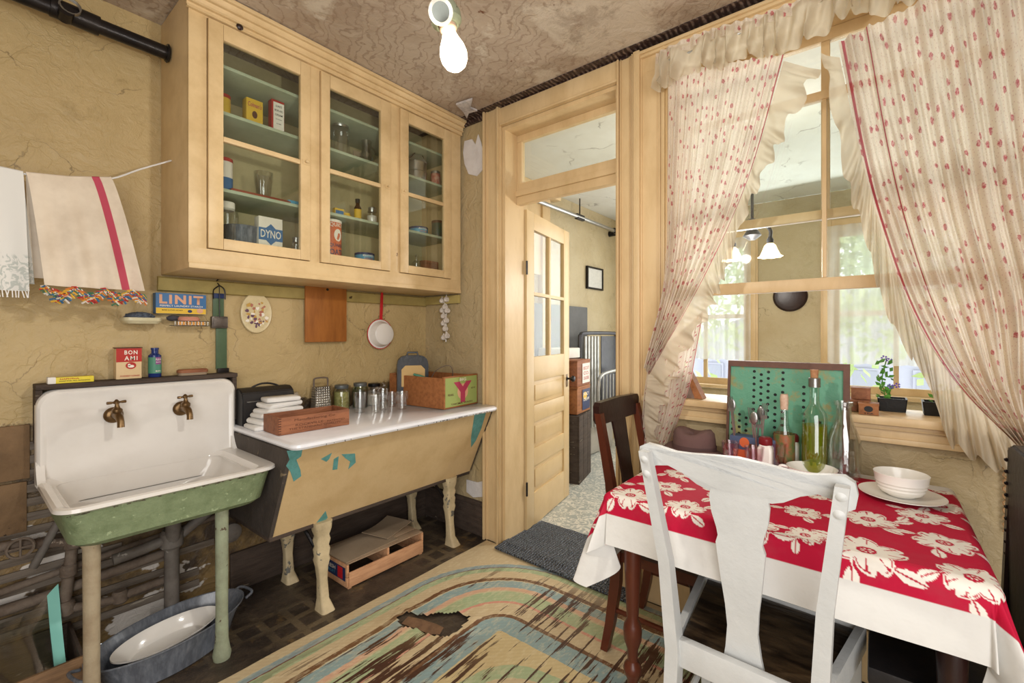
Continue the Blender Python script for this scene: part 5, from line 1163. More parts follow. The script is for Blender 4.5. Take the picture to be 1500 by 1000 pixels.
# chandelier
ch = thing('chandelier', 'grey metal two-arm ceiling light with frilled glass shades in parlor', 'chandelier', (3.62, .70, 1.9))
cx_, cy_, cz_ = 3.62, .70, 2.0
b = B(); tube(b, [(cx_, cy_, cz_+.02), (cx_, cy_, ZC)], .01, 8); lathe(b, [(.02, 0), (.06, .03), (.03, .08), (.05, .12), (.02, .15)], (cx_, cy_, cz_), 20); lathe(b, [(.07, 0), (.07, .02), (.02, .05)], (cx_, cy_, ZC-.05), 20); build(b, 'stem', dkm, ch)
for s, dy in ((1, .12), (-1, -.12)):
    b = B(); tube(b, cat([(cx_, cy_, cz_+.06), (cx_-.02, cy_+dy*.5, cz_+.10), (cx_-.04, cy_+dy, cz_+.05), (cx_-.04, cy_+dy, cz_-.01)], 5), .012, 8); lathe(b, [(.02, -.05), (.022, -.02), (.012, 0)], (cx_-.04, cy_+dy, cz_), 14); build(b, 'arm', dkm, ch)
    b = B(); rings = []
    for rr, zz, k in ((.02, -.045, 0), (.035, -.06, 0), (.045, -.09, .03), (.058, -.125, .08), (.072, -.14, .12)): rings.append([(cx_-.04+rr*(1+k*cos(8*a))*cos(a), cy_+dy+rr*(1+k*cos(8*a))*sin(a), cz_+zz) for a in [2*pi*i/48 for i in range(48)]])
    loft(b, rings, cap1=False); build(b, 'glass_shade', shadeM, ch)
o = thing('round_plaque', 'dark round wooden plaque on wall between the far parlor windows', 'plaque', (XF-.02, .72, 1.55))
b = B(); lathe(b, [(.15, 0), (.16, .01), (.14, .03), (.10, .02), (.001, .02)], (XF-.001, .72, 1.72), 32, Matrix.Rotation(-pi/2, 3, 'Y')); build(b, 'disc', dark, o)

# ================================================================== CURTAINS
cv = Vector
def poly(px, x=2.10): return [onX(a, b_, x) for a, b_ in px]
rod = thing('curtain_rod', 'thin metal rod across the window top carrying the curtains', 'rod', (2.10, .17, 2.6))
b = B(); tube(b, [(2.10, .80, 2.60), (2.10, -.75, 2.60)], .005, 8); tube(b, [(2.10, .80, 2.60), (2.17, .80, 2.60)], .004, 6); build(b, 'bar', chrome, rod)
def panel(parent, Lp, Rp, folds, amp, name, mat, n=170, m=60, wid=1.2, ph=0, pinch=None):
    Lc, Rc = cat(Lp, 6), cat(Rp, 6)
    def fn(s, t):
        l, r = at(Lc, t), at(Rc, t); p = l.lerp(r, s); w_ = (r-l).length
        k = amp*(.55+.45*min(1, t*2))*(1.6*abs(sin(pi*folds*s+ph+.6*sin(3*t)+1.6*noise.noise((s*3, t*1.2, ph))))**.7-.8+.4*sin(2*pi*folds*2.3*s+1.7*t))
        return (p.x+k, p.y, p.z), (s*wid, t*1.75)
    return surf(fn, n, m, name, mat, parent)
def ruffle(parent, E, O, N, amp, name='ruffle', mat=rufM, n=260, w_=7, ph=0):
    Ec, Oc = cat(E, 6), cat(O, 6)
    def fn(s, t):
        e, o_ = at(Ec, s), at(Oc, s); p = e.lerp(o_, t); q = 2*pi*N*s+ph+2.5*noise.noise((s*9, ph, 0))
        k = amp*t**.7*(sin(q)+.45*sin(q*2.7+4*t)+.8*noise.noise((s*30, t*2, ph+5))); d = (o_-e); 
        return (p.x-.006+k, p.y, p.z)+() if False else (p.x-.006+k, p.y+d.y*.16*t*sin(q*1.0+1), p.z+d.z*.06*t*sin(q+1)-.012*t*abs(cos(q*.5))), (s*2.4, t*.12)
    return surf(fn, n, w_, name, mat, parent)
c1 = thing('curtain', 'left curtain of rose print voile tied back beside the door', 'curtain', (2.10, .6, .9))
LE = poly([(979, 105), (977, 250), (973, 400), (944, 538)]); RE = poly([(1150, 78), (1098, 260), (1035, 400), (952, 548)])
panel(c1, LE, RE, 8, .018, 'drape', curtM)
panel(c1, poly([(950, 530), (942, 575), (938, 625), (936, 690)]), poly([(1030, 455), (1018, 520), (1006, 575), (972, 672)]), 4, .014, 'tail', curtM, 80, 30, .6, 1)
ruffle(c1, poly([(1148, 90), (1098, 260), (1035, 400), (952, 548)], 2.09), poly([(1196, 100), (1158, 175), (1128, 235), (1095, 305), (1068, 385), (1052, 425), (1040, 452), (1004, 512), (972, 570)], 2.085), 13, .02)
ruffle(c1, poly([(950, 548), (945, 600), (950, 680)], 2.085), poly([(990, 548), (966, 612), (966, 672)], 2.08), 4, .015, n=80)
c2 = thing('curtain', 'right curtain of rose print voile, wide, tied back over table', 'curtain', (2.10, -.2, .9))
Lr = poly([(1228, 60), (1260, 225), (1290, 335), (1335, 455), (1400, 560), (1492, 655)]); Rr = [Vector((2.10, -.72, z)) for z in (2.6, 2.2, 1.8, 1.45)]+[Vector((2.10, -.58, 1.15)), Vector((2.10, -.42, .98))]
panel(c2, Rr, Lr, 13, .03, 'drape', curtM, 300, 70, 2.0, 2)
ruffle(c2, poly([(1230, 85), (1262, 230), (1292, 340), (1335, 455), (1400, 560), (1492, 655)], 2.09), poly([(1206, 75), (1226, 190), (1243, 270), (1268, 345), (1290, 430), (1322, 500), (1352, 545), (1372, 590), (1388, 640), (1430, 668), (1475, 688), (1500, 690)], 2.085), 15, .022)
va = thing('valance', 'cream ruffled valance gathered along the curtain rod', 'valance', (2.08, .1, 2.45))
def vf(s, t):
    y_ = .81-1.5*s; q = 2*pi*22*s+6*noise.noise((s*10, 0, 0)); a = .012+.026*t
    sagz = .012*sin(s*14)+.01*noise.noise((s*20, 3, 0)); dep = .15+.02*sin(s*37)+.06*noise.noise((s*11, 1, 1))
    return (2.075+a*(sin(q)+.4*sin(2.3*q+5*t)+.5*noise.noise((s*60, t*3, 0)))-.01*t, y_+.012*t*cos(q), 2.625+sagz-dep*t), (s*3, t*.15)
surf(vf, 420, 10, 'gathered_strip', rufM, va)
def vf2(s, t):
    y_ = .81-1.5*s; q = 2*pi*26*s+2.5*noise.noise((s*12, 0, 0)); return (2.082+.008*sin(q*1.3), y_, 2.645+.012*sin(s*14)-.05*t), (s*3, t*.06)
surf(vf2, 420, 4, 'header', curtM, va)
# twisted cord below right curtain
b = B()
for ph in (0, pi): tube(b, [(XW-.02+.006*cos(ph+k*.8), -.335+.012*sin(ph+k*.8), .97-.006*k) for k in range(50)], .003, 5)
tag(build(b, 'tie_cord', paint('cord_tan', 'a8845c', .8)), 'twisted tan cord hanging on wall under the right curtain', 'cord')

# ================================================================== TABLE, CLOTH
TX0, TX1, TY0, TY1, TT = 1.345, 2.13, -.20, .70, .805
tbl = thing('kitchen_table', 'dark kitchen table with turned legs under a red floral cloth', 'table', ((TX0+TX1)/2, (TY0+TY1)/2, 0))
b = B(); bx(b, TX0+.01, TX1-.01, TY0+.01, TY1-.01, TT-.028, TT-.006, .008); build(b, 'top', dark, tbl)
b = B()
for a in ((TX0+.05, TX1-.05, TY0+.05, TY0+.07), (TX0+.05, TX1-.05, TY1-.07, TY1-.05), (TX0+.05, TX0+.07, TY0+.07, TY1-.07), (TX1-.07, TX1-.05, TY0+.07, TY1-.07)): bx(b, *a, TT-.12, TT-.022)
build(b, 'apron', dark, tbl)
prof = [(.018, 0), (.022, .02), (.014, .05), (.018, .08), (.026, .10), (.028, .115), (.02, .13), (.017, .15), (.017, .20), (.026, .22), (.03, .235), (.026, .25), (.016, .262), (.018, .30), (.028, .33), (.030, .36), (.027, .38), (.018, .40), (.02, .42), (.026, .55), (.028, .64), (.022, .66), (.03, .68)]
for x, y_ in ((TX0+.05, TY1-.08), (TX0+.06, TY0+.07), (TX1-.07, TY1-.07), (TX1-.07, TY0+.07)):
    b = B(); lathe(b, prof, (x, y_, 0), 20); bx(b, x-.03, x+.03, y_-.03, y_+.03, .68, TT-.022, .003); build(b, 'leg', redw if y_ > .4 and x < 1.6 else dark, tbl)
tbl.location.z = .0055
import numpy as np
HX, HXw, HYl, HYr = .155, .03, .27, .24                 # overhangs: room side, wall side, door end, far end
fx0, fx1, fy0, fy1 = TX0-HX, TX1+HXw, TY0-HYr, TY1+HYl; st = .0026
nx, ny = int((fx1-fx0)/st), int((fy1-fy0)/st)
gx = np.linspace(fx0, fx1, nx+1); gy = np.linspace(fy0, fy1, ny+1); U, V = np.meshgrid(gx, gy)
e_ = .02
cxx = np.clip(U, TX0+e_, TX1-e_); cyy = np.clip(V, TY0+e_, TY1-e_); dx, dy = U-cxx, V-cyy; Ld = np.hypot(dx, dy); ux, uy = dx/np.maximum(Ld, 1e-6), dy/np.maximum(Ld, 1e-6)
r0 = .026; ang = np.minimum(Ld/r0, pi/2); rest = np.maximum(Ld-r0*pi/2, 0)
wv_ = (np.sin(V*17+1)*.5+np.sin(U*21)*.4)*(rest > 0)
cor = np.abs(ux*uy)*2
tt_ = np.arctan2(dy, dx); outw = r0*np.sin(ang)+rest*(.10+.04*wv_)+rest*cor*.35*np.sin(tt_*10+.5)
PX = cxx+ux*outw; PY = cyy+uy*outw; PZ = TT+.004-r0*(1-np.cos(ang))-rest*.985+.0012*np.sin(U*30+np.sin(V*14))*(Ld < .001)
PX = np.minimum(PX, XW-.025)
# print
white = np.zeros(U.shape, bool); redc = np.zeros(U.shape, bool)
rs = np.random.RandomState(7)
fl = [(1.38, .62, .068), (1.39, .45, .062), (1.375, .27, .072), (1.39, .145, .05), (1.385, .02, .082), (1.37, -.16, .066), (1.42, -.29, .07), (1.36, .80, .062), (1.48, .74, .06), (1.53, .56, .062), (1.62, .72, .058), (1.76, .79, .06), (1.92, .77, .056), (2.04, .80, .052), (1.55, .37, .065), (1.70, .57, .06), (1.56, .17, .055), (1.62, .02, .07), (1.55, -.13, .068), (1.74, -.10, .062), (1.88, -.15, .066), (2.0, -.05, .062), (2.07, -.17, .05), (1.76, .15, .055), (1.9, .3, .056), (2.05, .12, .055), (2.03, .35, .055), (2.05, .55, .055), (1.88, .55, .055), (1.60, -.28, .07), (1.76, -.27, .06), (1.92, -.29, .06), (2.05, -.30, .055)]
for (fx, fy, fr) in fl:
    fr *= .95; a0 = rs.uniform(0, pi/2); dxx, dyy = U-fx, V-fy; rr = np.hypot(dxx, dyy); th = np.arctan2(dyy, dxx)-a0
    ph = ((th+pi/4) % (pi/2))-pi/4
    lim = fr*(1.02*np.cos(ph*1.55)**.42)*(1-.2*np.exp(-(ph/.09)**2)); lim = np.where(np.isnan(lim), 0, lim)
    white |= (rr < lim) & (rr > .2*fr)
    redc |= (rr < fr*.26); white &= ~((rr < fr*.26))
    white |= (np.abs(rr-fr*.12) < fr*.05) & (np.cos(th*7) > 0)
    vein = (np.abs(np.abs(ph)-.33) < .035) & (rr > .5*fr) & (rr < .9*fr); white &= ~vein; white &= ~((np.abs(rr-lim*.9) < fr*.022) & (np.abs(ph) > .2))
    for k in range(3):
        aa = a0+pi/4+k*pi/2+rs.uniform(-.2, .2); lx, ly = fx+cos(aa)*fr*1.25, fy+sin(aa)*fr*1.25
        u_ = (U-lx)*cos(aa+.3)+(V-ly)*sin(aa+.3); v_ = -(U-lx)*sin(aa+.3)+(V-ly)*cos(aa+.3)
        lf = (np.abs(u_) < fr*.42) & (np.abs(v_) < fr*.2*(1-(u_/(fr*.42))**2)); white |= lf & (np.abs(v_) > fr*.025)
        stem = (np.abs(v_) < fr*.02) & (u_ > -fr*.9) & (u_ < -fr*.4); white |= stem
edge = np.minimum(np.minimum(U-fx0, fx1-U), np.minimum(V-fy0, fy1-V)); bord = edge < .098
col = np.zeros(U.shape+(4,), np.float32); col[...] = C3('b81237'); col[white] = C3('e9e3d8'); col[bord] = C3('dbd9d4'); 
co = np.stack([PX, PY, PZ], -1).reshape(-1, 3)
idx = np.arange((nx+1)*(ny+1)).reshape(ny+1, nx+1); fc_ = np.stack([idx[:-1, :-1], idx[:-1, 1:], idx[1:, 1:], idx[1:, :-1]], -1).reshape(-1, 4)
me = bpy.data.meshes.new('tablecloth'); me.vertices.add(len(co)); me.vertices.foreach_set('co', co.astype(np.float32).ravel()); me.loops.add(fc_.size); me.loops.foreach_set('vertex_index', fc_.astype(np.int32).ravel())
me.polygons.add(len(fc_)); me.polygons.foreach_set('loop_start', np.arange(0, fc_.size, 4, dtype=np.int32)); me.update(calc_edges=True); me.polygons.foreach_set('use_smooth', [True]*len(fc_))
at_ = me.color_attributes.new('print', 'FLOAT_COLOR', 'POINT'); at_.data.foreach_set('color', col.ravel())
me.materials.append(col_attr('red_floral_cotton', .75)); o = bpy.data.objects.new('tablecloth', me); C.objects.link(o)
tag(o, 'red tablecloth with white dogwood print and white border on the table', 'tablecloth')
CZ = TT+.0055

# ---- table items
def lz(label_, nm, cat_, p, prof, m, n=32, part='body'):
    o_ = thing(nm, label_, cat_, (p[0], p[1], CZ)); b_ = B(); lathe(b_, prof, (p[0], p[1], CZ), n); build(b_, part, m, o_); return o_
pb = onZ(1320, 730, CZ)
lz('white china plate under the ribbed bowl', 'plate', 'plate', pb, [(.05, 0), (.052, .004), (.08, .008), (.108, .016), (.108, .018), (.078, .012), (.05, .007), (.001, .006)], china, 48)
o = thing('ribbed_bowl', 'white ribbed china bowl standing on the plate', 'bowl', (pb.x+.01, pb.y, CZ+.008))
pr = [(.036, 0), (.038, .003), (.052, .01)]+[(.0565+.0035*k/2+(.0012 if k % 2 else -.0008), .016+k*.0055) for k in range(7)]+[(.068, .062), (.070, .070), (.0685, .071), (.064, .06), (.055, .018), (.035, .008), (.001, .007)]
b = B(); lathe(b, pr, (pb.x+.01, pb.y, CZ+.008), 48); build(b, 'body', china, o)
cb_ = onZ(1189, 701, CZ)
o = thing('wide_cup', 'wide white soup cup with small handle behind the white chair', 'cup', (cb_.x, cb_.y, CZ))
b = B(); lathe(b, [(.035, 0), (.04, .004), (.062, .018), (.075, .034), (.078, .042), (.076, .042), (.07, .032), (.05, .012), (.001, .008)], (cb_.x, cb_.y, CZ), 48); build(b, 'bowl', china, o)
b = B(); hd = Vector((-.3, .95, 0)).normalized(); q = Vector((cb_.x, cb_.y, CZ)); tube(b, cat([q+hd*.068+Vector((0, 0, .034)), q+hd*.095+Vector((0, 0, .038)), q+hd*.10+Vector((0, 0, .022)), q+hd*.06+Vector((0, 0, .014))], 5), .005); build(b, 'handle', china, o)
G = 'pink glasses on the table'
for (px, py, r, h, lab) in ((1070, 682, .033, .088, 'leftmost pale pink glass at the table, by the hat'), (1105, 692, .034, .09, 'pale pink glass in front of the cutlery holder'), (1138, 690, .033, .102, 'tallest pink-striped glass, just left of the soup cup')):
    p = onZ(px, py-3, CZ); tumbler(lab, p.x, p.y, CZ, r, h, pinkG, G, 6)
# salt and pepper
for (px, py, lab) in ((1121, 687, 'white milk-glass shaker with red lid, left one'), (1160, 681, 'white milk-glass shaker with red lid, beside the oil bottle')):
    p = onZ(px, py, CZ); p = p+Vector((.005, .0, 0)); o = thing('shaker', lab, 'shaker', (p.x, p.y, CZ), group='red-lidded shakers')
    b = B(); loft(b, [rrect(p.x-.024, p.x+.024, p.y-.024, p.y+.024, .008, CZ), rrect(p.x-.024, p.x+.024, p.y-.024, p.y+.024, .008, CZ+.05), ][:1]+[rrect(p.x-.024, p.x+.024, p.y-.024, p.y+.024, .008, CZ+.055), rrect(p.x-.018, p.x+.018, p.y-.018, p.y+.018, .012, CZ+.066)]); build(b, 'body', china, o)
    b = B(); lathe(b, [(.021, .064), (.023, .068), (.022, .08), (.016, .085), (.001, .086)], (p.x, p.y, CZ), 20); o.scale = (1.05, 1.05, 1.45); build(b, 'lid', paint('dark_red_lid', '7a1c24', .3) if 'dark_red_lid' not in MATS else MATS['dark_red_lid'], o)
# cutlery holder
p = Vector((2.03, .385, CZ)); o = thing('cutlery_holder', 'patchwork printed box holder with forks and spoons', 'holder', p)
hd = .065
b = B(); bx(b, p.x-.03, p.x+.03, p.y-.085, p.y+.085, CZ, CZ+.105, .003); build(b, 'box', paint('slate_blue_print', '4c5a78', .6, '35405c', .4, 12), o)
for (dy, dz, ww, hh, m) in ((.045, .03, .05, .045, org), (-.05, .06, .05, .06, nav), (-.05, .025, .04, .04, yel), (.0, .05, .03, .06, brn)):
    b = B(); quad(b, (p.x-.03, p.y+dy, CZ+dz), WX, UZ, ww, hh, .0008); build(b, 'patch', m, o)
b = B(); disc(b, (p.x-.03, p.y+.03, CZ+.082), WX, UZ, .018, .02, .001); build(b, 'orange_dot', org, o)
random.seed(6); FL = ['steel fork in the cutlery holder, nearest the painted bottle', 'steel spoon in the cutlery holder, tilted towards the window wall', 'steel fork at the middle of the cutlery holder', 'short steel spoon in the cutlery holder, behind the forks', 'steel fork in the cutlery holder, standing highest', 'dark spoon at left end of the cutlery holder', 'steel fork at left end of the cutlery holder']
for k in range(7):
    q = Vector((p.x+random.uniform(-.015, .015)-.015, p.y-.03+random.uniform(-.035, .035) if k < 5 else p.y+.06, CZ+.02)); tl = Vector((random.uniform(-.1, .05), random.uniform(-.15, .15), 1)).normalized()
    f = thing('fork' if k % 2 == 0 else 'spoon', FL[k] if 1 else ('steel %s standing in the cutlery holder' % ('fork' if k % 2 == 0 else 'spoon')) if k < 5 else ('dark spoon at left end of the cutlery holder' if k == 5 else 'steel fork at left end of the cutlery holder'), 'cutlery', q, 0, 'cutlery in the holder')
    top = q+tl*(.135+.01*k)
    b = B(); sd = Vector((0, 1, 0)); w_ = .0045
    loft(b, [[c_p-sd*w+Vector((-.0015, 0, 0)), c_p+sd*w+Vector((-.0015, 0, 0)), c_p+sd*w+Vector((.0015, 0, 0)), c_p-sd*w+Vector((.0015, 0, 0))] for c_p, w in ((q, .006), (q+tl*.05, .003), (top, .003))]); build(b, 'handle', chrome, f)
    b = B()
    if k % 2 == 0:
        for j in range(4): tube(b, [top+sd*(j-1.5)*.0055, top+sd*(j-1.5)*.0058+tl*.05], .0016, 5)
        box(b, top-tl*.004, (.003, .022, .014))
    else: bmesh.ops.create_icosphere(b, subdivisions=3, radius=1, matrix=Matrix.Translation(top+tl*.02) @ Matrix.Diagonal((.004, .014, .026, 1)))
    build(b, 'head', chrome, f)
# bottles
p = onZ(1190, 680, CZ); p = Vector((2.018, .182, CZ))
o = thing('oil_bottle', 'tall corked green glass bottle half full of olive oil', 'bottle', p)
b = B(); lathe(b, [(.032, 0), (.035, .004), (.035, .165), (.031, .182), (.016, .205), (.0135, .22), (.0135, .265), (.015, .268), (.015, .28)], p, 28, cap1=False); build(b, 'glass', aquaG, o)
b = B(); lathe(b, [(.031, .004), (.0335, .006), (.0335, .145), (.001, .146)], p, 28); build(b, 'oil', oilM, o)
b = B(); lathe(b, [(.0165, .258), (.0165, .284), (.014, .286)], p, 20); build(b, 'foil', chrome, o)
b = B(); lathe(b, [(.010, .284), (.0115, .310), (.001, .311)], p, 16); build(b, 'cork', cork, o)
b = B()
for k in range(5): a = k*1.3; tube(b, [p+Vector((.012*cos(a), .012*sin(a), .008)), p+Vector((.02*cos(a), .02*sin(a), .12))], .004, 6)
build(b, 'herb_stalks', leaf, o)
p = Vector((2.025, .28, CZ)); o = thing('painted_bottle', 'small corked glass bottle with painted floral band', 'bottle', p)
b = B(); lathe(b, [(.03, 0), (.034, .004), (.034, .075), (.03, .10), (.016, .125), (.0135, .15), (.0135, .17)], p, 28, cap1=False); build(b, 'glass', tumb, o)
b = B(); lathe(b, [(.0125, .168), (.014, .20), (.012, .212), (.001, .213)], p, 16); build(b, 'cork', paint('pale_cork', 'd8bca4', .7, 'a87858', .6, 60), o)
b = B(); lathe(b, [(.0345, .02), (.0345, .10)], p, 28, cap0=False, cap1=False); build(b, 'painted_band', paint('floral_band', '5a6a3c', .4, 'b8503c', .9, 45), o)
p = onZ(1232, 684, CZ); p = Vector((2.03, .095, CZ)); o = thing('milk_bottle', 'empty clear glass milk bottle with embossed script', 'bottle', p)
b = B(); lathe(b, [(.040, 0), (.046, .004), (.0465, .09), (.044, .11), (.030, .145), (.0215, .17), (.0215, .195), (.026, .198), (.026, .208), (.021, .209), (.019, .195), (.019, .17), (.028, .143), (.0425, .108), (.044, .01), (.001, .008)], p, 36); build(b, 'glass', tumb, o)
curved(o, 'Dairy', p.x, p.y, .0465, CZ+.075, .05, .022, whit if False else tumb, R(200))
for n_, sc_k in (('oil_bottle', (1.18, 1.18, 1.24)), ('painted_bottle', (1.05, 1.05, 1.34)), ('milk_bottle', (1.12, 1.12, 1.31))): bpy.data.objects[n_].scale = sc_k
# big green panel
o = thing('washboard_panel', 'wood framed green board with punched holes leaning against window sill', 'board', (2.11, .29, CZ))
P0, P1 = Vector((2.085, .50, CZ)), Vector((2.085, .085, CZ)); hh = .40; lean = .05
def wb(y, z, dx=0): return Vector((2.08+lean*z/hh+dx, y, CZ+z))
gb = NT('green_flaking_paint'); gb.col(gb.mix(gb.step(gb.noise(9, None, 8, .7), .52, .62), C3('5c9a7c'), C3('8f8a54'))); gb.bump(gb.noise(30), .3, .01); gb.b.inputs['Roughness'].default_value = .5
def slab(y0, y1, z0, z1, d0, d1, nm, m):
    b = B(); loft(b, [[wb(y0, z0, d0), wb(y1, z0, d0), wb(y1, z1, d0), wb(y0, z1, d0)], [wb(y0, z0, d1), wb(y1, z0, d1), wb(y1, z1, d1), wb(y0, z1, d1)]]); return build(b, nm, m, o, flat=True)
slab(.495, .09, .01, .385, .006, .014, 'green_sheet', gb.m)
fw_ = paint('brown_frame', '6b4a3c', .6, '4a3028', .6, 14)
slab(.505, .495, 0, .40, -.002, .022, 'frame_side', fw_); slab(.10, .08, 0, .40, -.004, .024, 'frame_side', fw_); slab(.505, .08, .378, .402, -.003, .023, 'frame_top', fw_); slab(.505, .08, 0, .012, -.002, .022, 'frame_bottom', fw_)
pts = []
for ix, (n0, n1) in enumerate(((0, 3), (0, 4), (0, 4), (2, 13), (3, 14), (3, 12), (1, 8), (2, 11), (0, 1), (3, 9), (2, 3), (1, 4), (0, 2))):
    for iz in range(n0, n1): pts.append((.482-ix*.0262-(.0 if ix < 8 else .02), .085+iz*.0262+(.012 if ix % 2 else 0)))
for (y_, z_) in pts:
    if z_ > .365: continue
    b = B(); c0 = wb(y_, z_, .0055); b.faces.new([b.verts.new(c0+Vector((-.0002, .006*cos(a), .006*sin(a)))) for a in [2*pi*i/12 for i in range(12)]]); build(b, 'punched_hole', blk, o, flat=True)
# hat
p = Vector((2.03, .62, CZ+.003)); o = thing('felt_hat', 'brown felt hat with creased crown on left end of the table', 'hat', p)
b = B(); rings = []
for k, z, cz in ((1.45, .004, 0), (1.5, .008, 0), (1.42, .012, 0), (1.02, .014, 0), (1.0, .02, 0), (.97, .06, 0), (.92, .085, .3), (.78, .10, .8), (.5, .098, 1), (.25, .09, 1), (.02, .085, 1)):
    rings.append([(p.x+.075*k*cos(a), p.y+.09*k*sin(a)*(1.0 if k > 1.1 else 1), CZ+z+(.012*sin(a*2) if k > 1.4 else 0)-.022*cz*abs(cos(a))**4*(k < .95)+(.006*sin(2*a+1) if k > 1.2 else 0)+.006) for a in [2*pi*i/40 for i in range(40)]])
loft(b, rings); build(b, 'felt_body', felt, o, sharp=80)
b = B(); lathe(b, [(.0775, .016), (.0770, .036)], p, 40, cap0=False, cap1=False); b.transform(Matrix.Translation(p) @ Matrix.Diagonal((1.01, 1.19, 1, 1)) @ Matrix.Translation(-p)); build(b, 'band', paint('dark_felt_band', '5c4442', .8), o)

# ---- window stool items
SZ2 = WZ0+.0285
for (nm, lab, x, y_, z, a, b_, h, m) in (('brown_block', 'larger brown wooden box on the sill beside the green board', 2.24, .07, SZ2, .05, .05, .045, boxW), ('small_cube_box', 'small brown wooden box stacked on top on the sill', 2.25, .05, SZ2+.0455, .035, .03, .045, boxW), ('stamped_box', 'small wooden box with black stamp at the front of the sill', 2.16, .025, SZ2, .03, .03, .042, crateW)):
    o = thing(nm, lab, 'box', (x, y_, z)); b = B(); bx(b, x-a/1, x+a/1, y_-b_, y_+b_, z, z+h, .002); build(b, 'body', m, o)
    b = B(); bx(b, x-a-.001, x+a+.001, y_-b_-.001, y_+b_+.001, z+h-.008, z+h, .001); build(b, 'lid', m, o)
    if nm == 'stamped_box':
        b = B(); disc(b, (x-a, y_, z+.022), WX, UZ, .013, .011, .0014); build(b, 'stamp', blk, o); text('TEA', (x-a, y_, z+.006), WX, UZ, .03, .005, blk, o, lift=.0016)
for (x, y_, lab, vine) in ((2.31, -.045, 'small black planter with violet flowering vine on the sill', True), (2.29, -.20, 'long black planter with sparse green plant on the sill', False)):
    o = thing('planter', lab, 'planter', (x, y_, SZ2)); w_ = .045 if vine else .07
    b = B(); loft(b, [rrect(x-.035, x+.035, y_-w_+.005, y_+w_-.005, .004, SZ2), rrect(x-.04, x+.04, y_-w_, y_+w_, .004, SZ2+.05), rrect(x-.034, x+.034, y_-w_+.006, y_+w_-.006, .004, SZ2+.05), rrect(x-.034, x+.034, y_-w_+.006, y_+w_-.006, .004, SZ2+.042)]); build(b, 'trough', blk, o)
    random.seed(14); b = B(); top = .16 if vine else .07; base = Vector((x, y_+(.02 if vine else 0), SZ2+.045)); tube(b, cat([base, base+Vector((0, .01, top*.5)), base+Vector((0, -.005, top))], 4), .002, 5)
    if not vine: tube(b, [base, base+Vector((0, -.04, .05))], .002, 5)
    build(b, 'stem', leaf, o); b = B()
    for k in range(44 if vine else 16):
        q = base+Vector((random.uniform(-.02, .02), random.uniform(-.025, .025)*(1 if vine else 2), random.uniform(.0, top))); u_ = Vector([random.uniform(-1, 1) for _ in range(3)]).normalized()*.014; v_ = u_.orthogonal().normalized()*.008
        b.faces.new([b.verts.new(q+w2) for w2 in (-u_, v_, u_, -v_)])
    stuff(build(b, 'foliage', leaf, o, flat=True))
    if vine:
        for (dy, dz) in ((-.012, .15), (.004, .16), (-.015, .05), (-.035, .055)):
            b = B(); q = base+Vector((-.01, dy, dz))
            for k in range(5):
                a = 2*pi*k/5; b.faces.new([b.verts.new(q+Vector((-.002, .003*cos(a+d)*m_, .003*sin(a+d)*m_))) for d, m_ in ((-.5, 1.2), (-.35, 3.6), (.35, 3.6), (.5, 1.2))])
            build(b, 'flower', flow, o, flat=True)
o = thing('leaning_plank', 'grey-brown wooden block leaning on the window sill behind curtain', 'block', (2.22, .66, SZ2))
b = B(); loft(b, [[Vector((2.16+d, y_, z)) for y_, z in ((.75, SZ2), (.63, SZ2), (.70, SZ2+.135), (.735, SZ2+.13))] for d in (0, .05)]); build(b, 'body', paint('grey_brown_wood', '8a7468', .7, '5c4a42', .6, 8), o, flat=True)
b = B(); loft(b, [[Vector((2.155+d, y_, z)) for y_, z in ((.655, SZ2+.001), (.62, SZ2+.001), (.69, SZ2+.14), (.705, SZ2+.138))] for d in (0, .06)]); build(b, 'edge_strip', crateW, o, flat=True)

# ================================================================== CHAIRS
def strap(bm, pts, w_, d_):
    """bar following pts, section w_ across local y and d_ along local x"""
    loft(bm, [[Vector((p[0]-d/2, p[1]-w/2, p[2])), Vector((p[0]+d/2, p[1]-w/2, p[2])), Vector((p[0]+d/2, p[1]+w/2, p[2])), Vector((p[0]-d/2, p[1]+w/2, p[2]))] for p, w, d in zip(pts, w_, d_)])
    return bm
# white chair
wc = thing('white_chair', 'white painted wooden chair with vase splat in the foreground, dark seat', 'chair', (1.44, .265, .0055), R(-2))
for s in (-1, 1):
    b = B(); strap(b, [(-.27, s*.19, 0), (-.20, s*.17, .25), (-.18, s*.168, .45), (-.205, s*.182, .7), (-.26, s*.218, 1.005)], [.034, .036, .036, .032, .026], [.036, .04, .046, .034, .028]); build(b, 'stile', whitep, wc, world=False)
    for z in (.985, .945):
        b = B(); lathe(b, [(.011, 0), (.011, .003), (.006, .007), (.001, .008)], (-.268+(.99-z)*.15, s*(.2165-(.99-z)*.1), z), 14, Matrix.Rotation(-pi/2, 3, 'Y')); build(b, 'plug', whitep, wc, world=False)
top = [(-.243, .985), (-.238, 1.012), (-.22, 1.022), (-.19, 1.016), (-.15, 1.006), (-.11, 1.006), (-.06, 1.010), (0, 1.014), (.06, 1.010), (.11, 1.006), (.15, 1.006), (.19, 1.016), (.22, 1.022), (.238, 1.012), (.243, .985), (.238, .955), (.225, .945), (.20, .962), (.17, .966), (.135, .950), (.10, .925), (.075, .915), (0, .908), (-.075, .915), (-.10, .925), (-.135, .950), (-.17, .966), (-.20, .962), (-.225, .945), (-.238, .955)]
b = B(); loft(b, [[Vector((x_+.04*(1-(p[0]/.24)**2)+.25*(1.0-p[1])*.7, p[0], p[1]+k2*0)) for p in top] for x_, k2 in ((-.248, 0), (-.228, 0))]); build(b, 'crest_rail', whitep, wc, world=False, sharp=60)
L_ = [(.066, .925), (.07, .90), (.066, .86), (.055, .82), (.052, .80), (.058, .78), (.05, .70), (.04, .62), (.036, .56), (.042, .50), (.048, .465)]
